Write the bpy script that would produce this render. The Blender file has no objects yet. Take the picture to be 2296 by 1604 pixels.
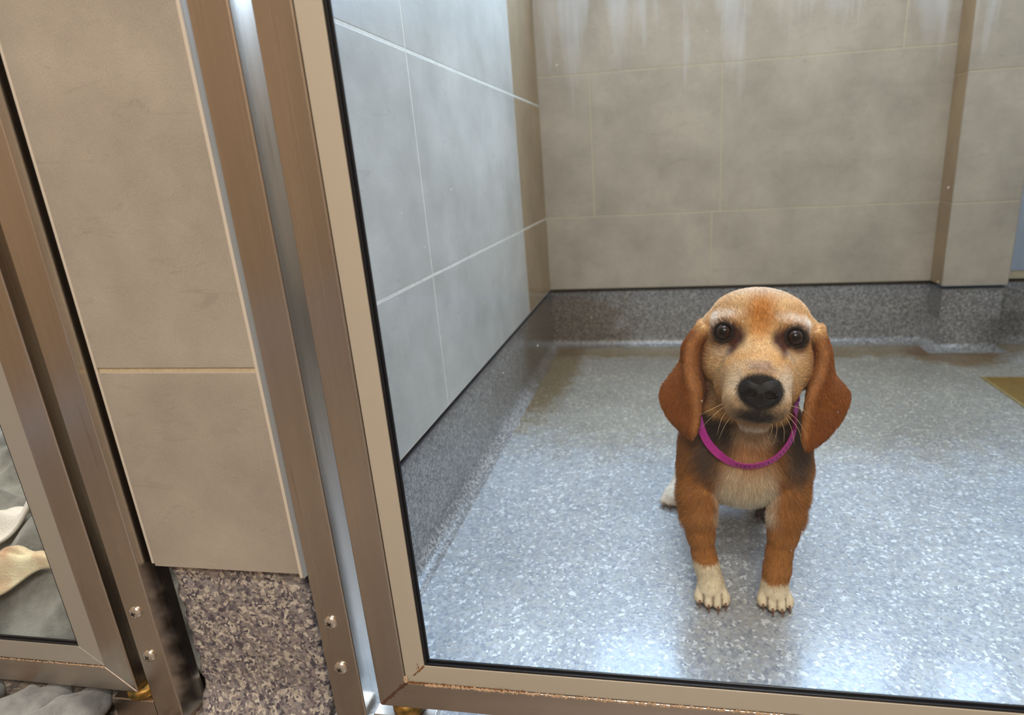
import bpy, bmesh, math, random
import numpy as np
from mathutils import Vector, Matrix
random.seed(7); rng = np.random.default_rng(7)
C = bpy.context.scene.collection
R = math.radians

# ------------------------------------------------------------------ camera
cam_d = bpy.data.cameras.new('camera'); cam = bpy.data.objects.new('camera', cam_d); C.objects.link(cam)
cr = Vector((0.98696095, 0.15117538, -0.0552638)); cd = Vector((-0.00883483, -0.29194175, -0.95639529)); cf = Vector((-0.16071723, 0.94441306, -0.2867995))
m = Matrix.Identity(4)
for i in range(3):
    m[i][0] = cr[i]; m[i][1] = -cd[i]; m[i][2] = -cf[i]
m[0][3], m[1][3], m[2][3] = 0.0, -0.44, 0.535
cam.matrix_world = m
cam_d.sensor_width = 36; cam_d.lens = 1353.42/2296*36
cam_d.shift_x = -(1274.448-1148)/2296; cam_d.shift_y = (775.957-802)/2296
cam_d.clip_start = .01
cam_d.dof.use_dof = True; cam_d.dof.focus_distance = .64; cam_d.dof.aperture_fstop = 5.0
bpy.context.scene.camera = cam
# ------------------------------------------------------------------ world, light, exposure
w = bpy.data.worlds.new('world'); bpy.context.scene.world = w; w.use_nodes = True
w.node_tree.nodes['Background'].inputs[0].default_value = (.55, .72, 1, 1)
w.node_tree.nodes['Background'].inputs[1].default_value = .6
vs = bpy.context.scene.view_settings
bpy.context.scene.display_settings.display_device = 'sRGB'
vs.view_transform = 'Standard'; vs.look = 'None'; vs.gamma = 1; vs.use_curve_mapping = False; vs.exposure = 1.15

cy = bpy.context.scene.cycles; cy.max_bounces = 7; cy.diffuse_bounces = 4; cy.glossy_bounces = 4; cy.transmission_bounces = 4; cy.transparent_max_bounces = 12; cy.caustics_reflective = False; cy.caustics_refractive = False

def area(name, loc, rot, sx, sy, power, col):
    d = bpy.data.lights.new(name, 'AREA'); d.shape = 'RECTANGLE'; d.size = sx; d.size_y = sy; d.energy = power; d.color = col
    o = bpy.data.objects.new(name, d); C.objects.link(o); o.location = loc; o.rotation_euler = rot
    return o
area('window_daylight', (.42, 1.50, 1.62), (R(-90), 0, 0), 1.5, .95, 52, (.50, .72, 1))      # behind the high window, facing the kennel
for ly in (-1.05, -1.75): area('corridor_ceiling_light', (.25, ly, 2.27), (0, 0, 0), 1.5, .16, 15, (1, .92, .835))
area('kennel_skylight', (.15, .45, 2.28), (0, 0, 0), .9, .45, 9, (.58, .77, 1))
area('next_kennel_fill', (-1.05, .45, 2.28), (0, 0, 0), .6, .6, 14, (1, .95, .88))  # unseen fill added to brighten the bedding next door

# ------------------------------------------------------------------ helpers
def lin(c):
    return tuple(((v/255)/12.92 if v/255 <= .04045 else ((v/255+.055)/1.055)**2.4) for v in c)
def new_mat(name):
    m = bpy.data.materials.new(name); m.use_nodes = True
    nt = m.node_tree; b = nt.nodes['Principled BSDF']
    return m, nt, b
def N(nt, t, **k):
    n = nt.nodes.new(t)
    for a, v in k.items():
        if a.startswith('i_'):
            key = a[2:]
            n.inputs[int(key) if key.isdigit() else key.replace('_', ' ')].default_value = v
        else: setattr(n, a, v)
    return n
def ramp(nt, stops, interp='LINEAR'):
    n = nt.nodes.new('ShaderNodeValToRGB'); n.color_ramp.interpolation = interp
    e = n.color_ramp.elements
    while len(e) < len(stops): e.new(.5)
    for k, (p, c) in enumerate(stops): e[k].position = p; e[k].color = (*c, 1) if len(c) == 3 else c
    return n
def lk(nt, a, b): nt.links.new(a, b)
def coords(nt, scale=(1, 1, 1), src='Object'):
    tc = N(nt, 'ShaderNodeTexCoord'); mp = N(nt, 'ShaderNodeMapping'); mp.inputs['Scale'].default_value = scale
    lk(nt, tc.outputs[src], mp.inputs[0]); return mp.outputs[0]
def mixc(nt, fac, a, b, mode='MIX'):
    n = N(nt, 'ShaderNodeMix', data_type='RGBA', blend_type=mode)
    if isinstance(fac, (int, float)): n.inputs[0].default_value = fac
    else: lk(nt, fac, n.inputs[0])
    for v, s in ((a, n.inputs[6]), (b, n.inputs[7])):
        if isinstance(v, tuple): s.default_value = (*v, 1) if len(v) == 3 else v
        else: lk(nt, v, s)
    return n.outputs[2]
def bump(nt, b, h, strength=.2, dist=.001):
    n = N(nt, 'ShaderNodeBump'); n.inputs['Strength'].default_value = strength; n.inputs['Distance'].default_value = dist
    lk(nt, h, n.inputs['Height']); lk(nt, n.outputs[0], b.inputs['Normal'])

def link(name, me, mat=None, parent=None, smooth=False):
    o = bpy.data.objects.new(name, me); C.objects.link(o)
    if mat: 
        for mm in (mat if isinstance(mat, (list, tuple)) else [mat]): me.materials.append(mm)
    if parent: o.parent = parent
    if smooth:
        me.polygons.foreach_set('use_smooth', [True]*len(me.polygons))
    return o
def obj(name, bm, mat, parent=None, smooth=False, bevel=0, seg=2):
    bmesh.ops.recalc_face_normals(bm, faces=bm.faces)
    me = bpy.data.meshes.new(name); bm.to_mesh(me); bm.free()
    o = link(name, me, mat, parent, smooth)
    if bevel:
        b = o.modifiers.new('bevel', 'BEVEL'); b.width = bevel; b.segments = seg; b.limit_method = 'ANGLE'; b.angle_limit = R(40)
        b.harden_normals = False
        me.polygons.foreach_set('use_smooth', [True]*len(me.polygons))
        o.modifiers.new('wn', 'WEIGHTED_NORMAL')
    return o
def tag(o, label=None, cat=None, group=None, kind=None):
    if label: o['label'] = label
    if cat: o['category'] = cat
    if group: o['group'] = group
    if kind: o['kind'] = kind
    return o
def box(bm, x0, x1, y0, y1, z0, z1, mi=0):
    v = [bm.verts.new(p) for p in ((x0,y0,z0),(x1,y0,z0),(x1,y1,z0),(x0,y1,z0),(x0,y0,z1),(x1,y0,z1),(x1,y1,z1),(x0,y1,z1))]
    for f in ((0,3,2,1),(4,5,6,7),(0,1,5,4),(1,2,6,5),(2,3,7,6),(3,0,4,7)):
        bm.faces.new([v[i] for i in f]).material_index = mi
def hexa(bm, pts, mi=0):
    v = [bm.verts.new(p) for p in pts]
    for f in ((0,3,2,1),(4,5,6,7),(0,1,5,4),(1,2,6,5),(2,3,7,6),(3,0,4,7)):
        bm.faces.new([v[i] for i in f]).material_index = mi
def lathe(bm, prof, n, M):
    rings = []
    for (r, h) in prof:
        if r < 1e-6: rings.append([bm.verts.new(M @ Vector((0, 0, h)))])
        else: rings.append([bm.verts.new(M @ Vector((r*math.cos(2*math.pi*k/n), r*math.sin(2*math.pi*k/n), h))) for k in range(n)])
    for a, b in zip(rings[:-1], rings[1:]):
        for k in range(n):
            q = [a[k % len(a)], a[(k+1) % len(a)], b[(k+1) % len(b)], b[k % len(b)]]
            q = list(dict.fromkeys(q))
            if len(q) > 2: bm.faces.new(q)
    for rr in (rings[0], rings[-1]):
        if len(rr) > 2: bm.faces.new(rr)
def empty(name, loc):
    o = bpy.data.objects.new(name, None); C.objects.link(o); o.location = loc; o.empty_display_size = .05
    return o
def part(name, bm, mat, root, **k):
    """a mesh built in world coordinates, parented to root"""
    o = obj(name, bm, mat, root, **k); o.location = -Vector(root.location) if root.parent is None else (0, 0, 0)
    return o

# ------------------------------------------------------------------ materials
def mat_tile(name, base, rough=.45, seedoff=0.0):
    m, nt, b = new_mat(name)
    co = coords(nt)
    n1 = N(nt, 'ShaderNodeTexNoise', i_Scale=6.0+seedoff, i_Detail=8.0, i_Roughness=.65); lk(nt, co, n1.inputs[0])
    n2 = N(nt, 'ShaderNodeTexNoise', i_Scale=900.0, i_Detail=2.0); lk(nt, co, n2.inputs[0])
    co2 = coords(nt, (14, 14, 60))
    n3 = N(nt, 'ShaderNodeTexNoise', i_Scale=1.0, i_Detail=8.0, i_Roughness=.8, i_Distortion=1.2); lk(nt, co2, n3.inputs[0])
    d = tuple(v*.80 for v in base); l = tuple(min(1, v*1.13) for v in base)
    c = ramp(nt, [(.33, d), (.68, l)]); lk(nt, n1.outputs[0], c.inputs[0])
    g = ramp(nt, [(.3, (.86,)*3), (.7, (1.1,)*3)]); lk(nt, n2.outputs[0], g.inputs[0])
    c1 = mixc(nt, 1.0, c.outputs[0], g.outputs[0], 'MULTIPLY')
    s = ramp(nt, [(.57, (0,)*3), (.65, (1,)*3)]); lk(nt, n3.outputs[0], s.inputs[0])
    sm = N(nt, 'ShaderNodeMath', operation='MULTIPLY'); lk(nt, s.outputs[0], sm.inputs[0]); sm.inputs[1].default_value = .45
    c2 = mixc(nt, sm.outputs[0], c1, tuple(v*.66 for v in base))
    lk(nt, c2, b.inputs['Base Color']); b.inputs['Roughness'].default_value = rough
    bump(nt, b, n2.outputs[0], .12, .0004)
    return m
M_tile = mat_tile('tile_front', lin((174, 166, 154)), .5)
M_tile_in = mat_tile('tile_inside', lin((190, 184, 175)), .30, 1.5)
def add_streaks(m, z0, z1):
    """pale streaks running down from the top of the wall"""
    nt = m.node_tree; b = nt.nodes['Principled BSDF']; src = b.inputs['Base Color'].links[0].from_socket
    co = coords(nt, (17, 17, 1.5)); n = N(nt, 'ShaderNodeTexNoise', i_Scale=1.0, i_Detail=3.0, i_Roughness=.6, i_Distortion=.5); lk(nt, co, n.inputs[0])
    tc = N(nt, 'ShaderNodeTexCoord'); sx = N(nt, 'ShaderNodeSeparateXYZ'); lk(nt, tc.outputs['Object'], sx.inputs[0])
    mr = N(nt, 'ShaderNodeMapRange'); lk(nt, sx.outputs[2], mr.inputs[0]); mr.inputs[1].default_value = z0; mr.inputs[2].default_value = z1
    mr.inputs[3].default_value = -.35; mr.inputs[4].default_value = .22
    ad = N(nt, 'ShaderNodeMath', operation='ADD'); lk(nt, n.outputs[0], ad.inputs[0]); lk(nt, mr.outputs[0], ad.inputs[1])
    r = ramp(nt, [(.58, (0,)*3), (.82, (.34,)*3)]); lk(nt, ad.outputs[0], r.inputs[0])
    lk(nt, mixc(nt, r.outputs[0], src, lin((225, 228, 235))), b.inputs['Base Color'])
M_tile_back = mat_tile('tile_back', lin((176, 163, 146)), .33, .7); add_streaks(M_tile_back, .45, .95)
M_tile_tan = mat_tile('tile_tan', lin((156, 132, 102)), .4, 2.2)
def mat_plain(name, col, rough=.6, metal=0.0, noise=0.0, scale=30.0):
    m, nt, b = new_mat(name)
    if noise:
        n = N(nt, 'ShaderNodeTexNoise', i_Scale=scale, i_Detail=5.0); lk(nt, coords(nt), n.inputs[0])
        c = ramp(nt, [(.3, tuple(v*(1-noise) for v in col)), (.7, tuple(min(1, v*(1+noise)) for v in col))]); lk(nt, n.outputs[0], c.inputs[0])
        lk(nt, c.outputs[0], b.inputs['Base Color'])
    else: b.inputs['Base Color'].default_value = (*col, 1)
    b.inputs['Roughness'].default_value = rough; b.inputs['Metallic'].default_value = metal
    return m
M_grout_back = mat_plain('grout_back', lin((190, 176, 150)), .8, 0, .08, 100)
M_grout = mat_plain('grout', lin((196, 182, 152)), .85, 0, .08, 200)
M_grout_dark = mat_plain('grout_inside', lin((212, 204, 190)), .8, 0, .08, 100)
M_gap_shade = mat_plain('gap_shade_dark', lin((52, 50, 54)), .7)  # dark colour painted in for the shadow line under the tile edge
M_trim = mat_plain('white_trim', lin((214, 205, 190)), .35)
M_wall = mat_plain('corridor_paint', lin((168, 148, 124)), .7, 0, .06, 3)
M_wall_in = mat_plain('upper_wall_paint', lin((200, 196, 188)), .6, 0, .04, 3)
M_ceil = mat_plain('ceiling_paint', lin((205, 200, 190)), .8)
M_black = mat_plain('black_rubber', (.006, .007, .010), .32)
M_dark = mat_plain('dark_void', (.02, .016, .012), .7)
M_brass = None

def mat_flake(name, cols, size=.0042, rough=.22, coat=.5, bumpy=.35, tint=(1, 1, 1), stain=None):
    """quartz flake flooring: overlapping random chips"""
    m, nt, b = new_mat(name); co = coords(nt)
    nz = N(nt, 'ShaderNodeTexNoise', i_Scale=120.0, i_Detail=3.0); lk(nt, co, nz.inputs[0])
    sb = N(nt, 'ShaderNodeVectorMath', operation='SUBTRACT'); lk(nt, nz.outputs['Color'], sb.inputs[0]); sb.inputs[1].default_value = (.5,)*3
    ml = N(nt, 'ShaderNodeVectorMath', operation='SCALE'); lk(nt, sb.outputs[0], ml.inputs[0]); ml.inputs['Scale'].default_value = size*.7
    av = N(nt, 'ShaderNodeVectorMath', operation='ADD'); lk(nt, co, av.inputs[0]); lk(nt, ml.outputs[0], av.inputs[1])
    last = None; hs = None
    for k, (sc, keep) in enumerate(((1.0, None), (.72, .62), (.5, .72))):
        v = N(nt, 'ShaderNodeTexVoronoi', feature='F1'); v.inputs['Scale'].default_value = 1/(size*sc)
        off = N(nt, 'ShaderNodeVectorMath', operation='ADD'); lk(nt, av.outputs[0], off.inputs[0]); off.inputs[1].default_value = (k*3.1, k*1.7, k*2.3)
        lk(nt, off.outputs[0], v.inputs['Vector'])
        sp = N(nt, 'ShaderNodeSeparateColor'); lk(nt, v.outputs['Color'], sp.inputs[0])
        n = len(cols); r = ramp(nt, [(i/n, c) for i, c in enumerate(cols)], 'CONSTANT'); lk(nt, sp.outputs[0], r.inputs[0])
        if last is None: last = r.outputs[0]; hs = sp.outputs[1]
        else:
            g = N(nt, 'ShaderNodeMath', operation='GREATER_THAN'); lk(nt, sp.outputs[2], g.inputs[0]); g.inputs[1].default_value = keep
            last = mixc(nt, g.outputs[0], last, r.outputs[0])
            mh = N(nt, 'ShaderNodeMix'); lk(nt, g.outputs[0], mh.inputs[0]); lk(nt, hs, mh.inputs[2]); lk(nt, sp.outputs[1], mh.inputs[3]); hs = mh.outputs[0]
    big = N(nt, 'ShaderNodeTexNoise', i_Scale=5.0, i_Detail=4.0); lk(nt, co, big.inputs[0])
    bg = ramp(nt, [(.3, (.80,)*3), (.7, (1.02,)*3)]); lk(nt, big.outputs[0], bg.inputs[0])
    last = mixc(nt, 1.0, last, bg.outputs[0], 'MULTIPLY')
    if stain:
        tc = N(nt, 'ShaderNodeTexCoord')
        for (loc, scl, col, amt) in stain:
            mp = N(nt, 'ShaderNodeMapping', vector_type='POINT'); lk(nt, tc.outputs['Object'], mp.inputs[0])
            mp.inputs['Scale'].default_value = tuple(1/s for s in scl); mp.inputs['Location'].default_value = tuple(-l/s for l, s in zip(loc, scl))
            ln = N(nt, 'ShaderNodeVectorMath', operation='LENGTH'); lk(nt, mp.outputs[0], ln.inputs[0])
            nn = N(nt, 'ShaderNodeTexNoise', i_Scale=22.0, i_Detail=5.0, i_Roughness=.7); lk(nt, co, nn.inputs[0])
            ad = N(nt, 'ShaderNodeMath', operation='MULTIPLY_ADD'); lk(nt, nn.outputs[0], ad.inputs[0]); ad.inputs[1].default_value = .9; lk(nt, ln.outputs['Value'], ad.inputs[2])
            r = ramp(nt, [(.75, (amt,)*3), (1.0, (0,)*3)]); 
            sc_ = N(nt, 'ShaderNodeMath', operation='MULTIPLY'); lk(nt, ad.outputs[0], sc_.inputs[0]); sc_.inputs[1].default_value = .68
            lk(nt, sc_.outputs[0], r.inputs[0])
            last = mixc(nt, r.outputs[0], last, col, 'MULTIPLY')
    lk(nt, last, b.inputs['Base Color']); b.inputs['Roughness'].default_value = rough
    b.inputs['Coat Weight'].default_value = coat; b.inputs['Coat Roughness'].default_value = .12
    n2 = N(nt, 'ShaderNodeTexNoise', i_Scale=260.0, i_Detail=2.0); lk(nt, co, n2.inputs[0])
    ah = N(nt, 'ShaderNodeMath', operation='ADD'); lk(nt, hs, ah.inputs[0]); lk(nt, n2.outputs[0], ah.inputs[1])
    bump(nt, b, ah.outputs[0], bumpy, .0008)
    return m
L = lin
M_floor = mat_flake('flake_floor', [L((160,160,160)), L((172,172,170)), L((152,154,158)), L((164,162,158)), L((138,140,146)), L((168,165,160)), L((180,180,182)), L((154,154,156)), L((166,167,170)), L((210,210,208)), L((146,148,150)), L((172,170,166))], .0062, .30, .30, .45,
    stain=[((-.32, 1.10, 0), (.10, .42, .4), L((196, 168, 118)), .8), ((.25, 1.30, 0), (1.2, .13, .4), L((205, 178, 130)), .9), ((.75, 1.22, 0), (.14, .12, .4), L((190, 150, 90)), .9), ((.2,.95,0),(1.2,.4,.4), L((222,208,180)),.7)])
M_base = mat_flake('flake_base', [L((136,130,130)), L((158,150,144)), L((104,98,106)), L((188,180,168)), L((122,116,120)), L((146,138,136)), L((84,80,90)), L((206,198,186)), L((150,146,146))], .0052, .4, .25, .6)
M_base_in = mat_flake('flake_base_inside', [L((128,124,120)), L((150,146,142)), L((108,104,104)), L((165,160,154)), L((118,112,108)), L((136,132,130)), L((98,94,94)), L((178,174,168))], .0046, .3, .3, .35,
    stain=[((-.35, 1.22, .05), (.3, .34, .25), L((185, 160, 128)), .7)])

def mat_steel(name, base, rough=.27, axis='z', grime=.5):
    m, nt, b = new_mat(name)
    sc = {'z': (420, 420, 3), 'x': (3, 420, 420)}[axis]
    n = N(nt, 'ShaderNodeTexNoise', i_Scale=1.0, i_Detail=3.0); lk(nt, coords(nt, sc), n.inputs[0])
    sc2 = {'z': (26, 26, 2.2), 'x': (2.2, 26, 26)}[axis]
    n2 = N(nt, 'ShaderNodeTexNoise', i_Scale=1.0, i_Detail=6.0, i_Roughness=.65); lk(nt, coords(nt, sc2), n2.inputs[0])
    c = ramp(nt, [(.30, tuple(v*.84 for v in base)), (.70, tuple(min(1, v*1.06) for v in base))]); lk(nt, n2.outputs[0], c.inputs[0])
    sc3 = {'z': (95, 95, 5), 'x': (5, 95, 95)}[axis]
    n3 = N(nt, 'ShaderNodeTexNoise', i_Scale=1.0, i_Detail=5.0, i_Roughness=.6); lk(nt, coords(nt, sc3), n3.inputs[0])
    g = ramp(nt, [(.62, (0,)*3), (.70, (grime*.5,)*3)]); lk(nt, n3.outputs[0], g.inputs[0])
    cc = mixc(nt, g.outputs[0], c.outputs[0], lin((120, 92, 66)))
    lk(nt, cc, b.inputs['Base Color']); b.inputs['Metallic'].default_value = 1
    rr = N(nt, 'ShaderNodeMapRange'); lk(nt, n.outputs[0], rr.inputs[0]); rr.inputs[3].default_value = rough*.75; rr.inputs[4].default_value = rough*1.35
    lk(nt, rr.outputs[0], b.inputs['Roughness'])
    bump(nt, b, n.outputs[0], .10, .0003)
    return m
M_steel = mat_steel('brushed_steel', (.60, .535, .47), .24)
M_steel_x = mat_steel('brushed_steel_rail', (.58, .50, .43), .32, 'x')
M_screw = mat_plain('screw_steel', (.78, .74, .68), .16, 1.0)
M_alu = mat_plain('champagne_aluminium', lin((196, 188, 172)), .42, .25, .03, 8)
M_alu_l = mat_plain('grey_aluminium', lin((178, 174, 165)), .40, .35, .03, 8)
m, nt, b = new_mat('brass'); M_brass = m
n = N(nt, 'ShaderNodeTexNoise', i_Scale=120.0, i_Detail=4.0); lk(nt, coords(nt), n.inputs[0])
c = ramp(nt, [(.35, lin((84, 84, 48))), (.5, lin((150, 112, 50))), (.68, lin((176, 138, 70)))]); lk(nt, n.outputs[0], c.inputs[0])
lk(nt, c.outputs[0], b.inputs['Base Color']); b.inputs['Metallic'].default_value = .6; b.inputs['Roughness'].default_value = .42
M_rust = mat_plain('rusty_weld', lin((100, 72, 56)), .7, .4, .3, 300)
M_dirt = mat_plain('brown_dirt', lin((122, 78, 38)), .9, 0, .4, 500)
M_dust = mat_plain('dry_scale', lin((196, 168, 138)), .95, 0, .2, 500)
M_gap_daylight = mat_plain('gap_daylight_blue', lin((112, 138, 170)), .55, 0, .25, 90)  # blue daylight leaking through the gap, put into the colour
def mat_glass(name, tint=(1, 1, 1), grime=0.0):
    m = bpy.data.materials.new(name); m.use_nodes = True; nt = m.node_tree; nt.nodes.clear()
    out = N(nt, 'ShaderNodeOutputMaterial'); tr = N(nt, 'ShaderNodeBsdfTransparent'); tr.inputs[0].default_value = (*tint, 1)
    gl = N(nt, 'ShaderNodeBsdfGlossy'); gl.inputs['Roughness'].default_value = .0; gl.inputs[0].default_value = (1, 1, 1, 1)
    fr = N(nt, 'ShaderNodeFresnel'); fr.inputs[0].default_value = 1.42
    ge = N(nt, 'ShaderNodeNewGeometry'); iv = N(nt, 'ShaderNodeMath', operation='SUBTRACT'); iv.inputs[0].default_value = 1; lk(nt, ge.outputs['Backfacing'], iv.inputs[1])
    fm = N(nt, 'ShaderNodeMath', operation='MULTIPLY'); lk(nt, fr.outputs[0], fm.inputs[0]); lk(nt, iv.outputs[0], fm.inputs[1])
    mx = N(nt, 'ShaderNodeMixShader'); lk(nt, fm.outputs[0], mx.inputs[0]); lk(nt, tr.outputs[0], mx.inputs[1]); lk(nt, gl.outputs[0], mx.inputs[2])
    last = mx.outputs[0]
    if grime:
        df = N(nt, 'ShaderNodeBsdfDiffuse'); df.inputs[0].default_value = (.85, .86, .88, 1)
        v = N(nt, 'ShaderNodeTexVoronoi', feature='F1'); v.inputs['Scale'].default_value = 70; lk(nt, coords(nt), v.inputs['Vector'])
        sp = N(nt, 'ShaderNodeSeparateColor'); lk(nt, v.outputs['Color'], sp.inputs[0])
        lt = N(nt, 'ShaderNodeMath', operation='LESS_THAN'); lk(nt, v.outputs['Distance'], lt.inputs[0]); lt.inputs[1].default_value = .045
        gt = N(nt, 'ShaderNodeMath', operation='GREATER_THAN'); lk(nt, sp.outputs[0], gt.inputs[0]); gt.inputs[1].default_value = .86
        mu = N(nt, 'ShaderNodeMath', operation='MULTIPLY'); lk(nt, lt.outputs[0], mu.inputs[0]); lk(nt, gt.outputs[0], mu.inputs[1])
        mg = N(nt, 'ShaderNodeMath', operation='MULTIPLY'); lk(nt, mu.outputs[0], mg.inputs[0]); mg.inputs[1].default_value = grime
        m2 = N(nt, 'ShaderNodeMixShader'); lk(nt, mg.outputs[0], m2.inputs[0]); lk(nt, last, m2.inputs[1]); lk(nt, df.outputs[0], m2.inputs[2]); last = m2.outputs[0]
    lk(nt, last, out.inputs[0]); return m
M_glass = mat_glass('kennel_glass', (.965, .98, .985), .5)

# ------------------------------------------------------------------ the setting
def structure(name, bm, mats, **k): return tag(obj(name, bm, mats, **k), kind='structure')
YB, YC, XL = 1.3208, 1.2432, -.3433
bm = bmesh.new(); box(bm, -.3450, 1.65, .0, .034, -.06, 0); box(bm, -.5190, 1.65, .034, 1.75, -.06, 0); box(bm, -.5190, -.3450, .0, .034, -.09, -.03); box(bm, -1.65, 1.65, -2.2, .0, -.09, -.03, 1); box(bm, -1.65, -.5190, .0, 1.75, -.09, -.03, 1); structure('floor', bm, [M_floor, mat_flake('flake_floor_corridor', [L((120,108,98)), L((140,126,112)), L((96,88,84)), L((160,148,134)), L((110,100,92))], .005, .35, .2, .4)])  # corridor flake coloured darker so the steel reflects a browner shade
bm = bmesh.new(); box(bm, -1.65, 1.65, -2.2, 1.75, 2.30, 2.36); structure('ceiling', bm, M_ceil)

def tiles_x(bm, y, x0, x1, joints_x, rows, g=.003, th=.006, mi=0):
    """slabs facing -y with their front at y"""
    xs = [x0] + [j for j in joints_x if x0 < j < x1] + [x1]
    for a, b_ in zip(xs[:-1], xs[1:]):
        for z0, z1 in zip(rows[:-1], rows[1:]):
            box(bm, a+(g/2 if a != x0 else 0), b_-(g/2 if b_ != x1 else 0), y, y+th, z0+g/2, z1-g/2, mi)
rows_in = [.1777, .3892, .6953, 1.0014]
# back wall: core with window opening, tile slabs, cove base
WX0, WX1, WZ0, WZ1 = -.30, 1.16, 1.10, 1.92
bm = bmesh.new()
yy = YB+.0006
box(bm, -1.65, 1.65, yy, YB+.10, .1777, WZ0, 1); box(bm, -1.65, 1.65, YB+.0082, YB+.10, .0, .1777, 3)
box(bm, -1.65, WX0, yy, YB+.10, WZ0, WZ1, 2); box(bm, WX1, 1.65, yy, YB+.10, WZ0, WZ1, 2); box(bm, -1.65, 1.65, yy, YB+.10, WZ1, 2.30, 2)
for (r0, r1, js) in ((.1777, .3892, [.1275]), (.3892, .768, [-.2007, .15]), (.768, 1.10, [.5886])):
    tiles_x(bm, YB, XL+.0, .7118, js, [r0, r1])
for (r0, r1) in ((.1777, .3892), (.3892, .768), (.768, 1.10)): tiles_x(bm, YB, -1.60, -.56, [-1.2], [r0, r1])
structure('wall_back', bm, [M_tile_back, M_grout_back, M_wall_in, M_gap_shade], bevel=.0006, seg=1)
# column against the back wall
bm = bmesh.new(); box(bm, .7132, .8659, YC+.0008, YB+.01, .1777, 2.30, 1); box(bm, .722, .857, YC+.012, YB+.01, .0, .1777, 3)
tiles_x(bm, YC, .7118, .8673, [], [.1777, .3892, .6953, 1.0014, 1.3075, 1.6136])
for z0, z1 in zip([.1777, .3892, .6953, 1.0014, 1.3075], [.3892, .6953, 1.0014, 1.3075, 1.6136]):
    box(bm, .7118, .7178, YC+.0062, YB-.001, z0+.0015, z1-.0015, 2); box(bm, .8613, .8673, YC+.0062, YB-.001, z0+.0015, z1-.0015)
structure('wall_column', bm, [M_tile_back, M_grout_back, M_tile_tan, M_gap_shade], bevel=.0006, seg=1)
# partition to the left (its tiled face looks into the kennel)
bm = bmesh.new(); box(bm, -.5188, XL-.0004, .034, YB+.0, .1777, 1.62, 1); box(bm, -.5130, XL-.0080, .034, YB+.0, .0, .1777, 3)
ys = [.036, .4116, 1.022, YB]; rows = rows_in + [1.3075, 1.61]
for a, b_ in zip(ys[:-1], ys[1:]):
    for z0, z1 in zip(rows[:-1], rows[1:]):
        y0 = a+.0015 if a > .04 else a
        if a < 1.0 or True:
            box(bm, XL-.006, XL, y0, b_-.0022, z0+.0022, z1-.0022, 0 if a < 1.0 else 2)
        box(bm, -.520, -.514, y0, b_-.0015, z0+.0015, z1-.0015, 0)
structure('wall_left', bm, [M_tile_in, M_grout_dark, M_tile_tan, M_gap_shade], bevel=.0006, seg=1)
bm = bmesh.new(); box(bm, 1.30, 1.40, .0, 1.75, 0, 2.30); structure('wall_right', bm, M_tile_in)
bm = bmesh.new(); box(bm, -1.65, 1.65, -2.2, -2.1, 0, 2.30); structure('wall_corridor', bm, M_wall)
bm = bmesh.new(); box(bm, -1.65, -1.60, -2.1, 1.33, 0, 2.30); structure('wall_far_left', bm, M_wall)
bm = bmesh.new(); box(bm, 1.60, 1.65, -2.1, .0, 0, 2.30); box(bm, .66, 1.65, .0, .06, 0, 2.30); structure('wall_far_right', bm, M_wall)

# cove base: profile swept along the back wall, round the column and along the partition
def cove(name, path, mat, h=.1715, out=.0, rad=.022, cap=True, top=M_gap_shade):
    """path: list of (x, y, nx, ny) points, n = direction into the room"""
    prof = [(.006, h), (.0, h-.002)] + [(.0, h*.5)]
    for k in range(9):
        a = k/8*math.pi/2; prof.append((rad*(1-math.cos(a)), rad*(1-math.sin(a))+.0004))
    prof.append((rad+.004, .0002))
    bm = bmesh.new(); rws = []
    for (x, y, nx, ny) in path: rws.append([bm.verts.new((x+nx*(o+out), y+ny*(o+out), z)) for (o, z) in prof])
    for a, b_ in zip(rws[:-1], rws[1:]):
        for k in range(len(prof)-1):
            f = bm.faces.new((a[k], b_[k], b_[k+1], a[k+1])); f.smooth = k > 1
            if k == 0: f.material_index = 1  # dark top face, painted-in shade below the tiles
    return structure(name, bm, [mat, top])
prof_in = .006
xw = XL-.0045; yw = YB+.0045
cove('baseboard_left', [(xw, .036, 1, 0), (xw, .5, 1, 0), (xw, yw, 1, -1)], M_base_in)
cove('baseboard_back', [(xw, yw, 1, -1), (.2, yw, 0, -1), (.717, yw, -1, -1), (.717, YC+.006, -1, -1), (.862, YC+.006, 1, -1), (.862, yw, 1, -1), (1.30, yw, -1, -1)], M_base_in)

# the tiled pier between the two doors
bm = bmesh.new(); box(bm, -.5170, -.3564, .0134, .0338, .168, 1.62, 1)
for z0, z1 in ((.1666, .3755), (.3801, .685), (.6896, .995), (.9996, 1.305), (1.3096, 1.61)):
    box(bm, -.5172, -.3562, .0123, .0186, z0, z1, 0)
structure('wall_pier', bm, [M_tile, M_grout], bevel=.0005, seg=1)
def trim(name, xa, xb, sgn, zb):
    bm = bmesh.new()
    box(bm, xa, xb, .0118, .0140, zb, 1.62)                       # face lip
    e = xb if sgn > 0 else xa
    box(bm, e-.0012 if sgn > 0 else e, e if sgn > 0 else e+.0012, .0140, .0330, zb-.002, 1.62)   # return leg
    return structure(name, bm, M_trim, bevel=.0004, seg=2)
trim('trim_1', -.5197, -.5172, -1, .1700); trim('trim_2', -.3562, -.3529, 1, .1625)
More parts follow.
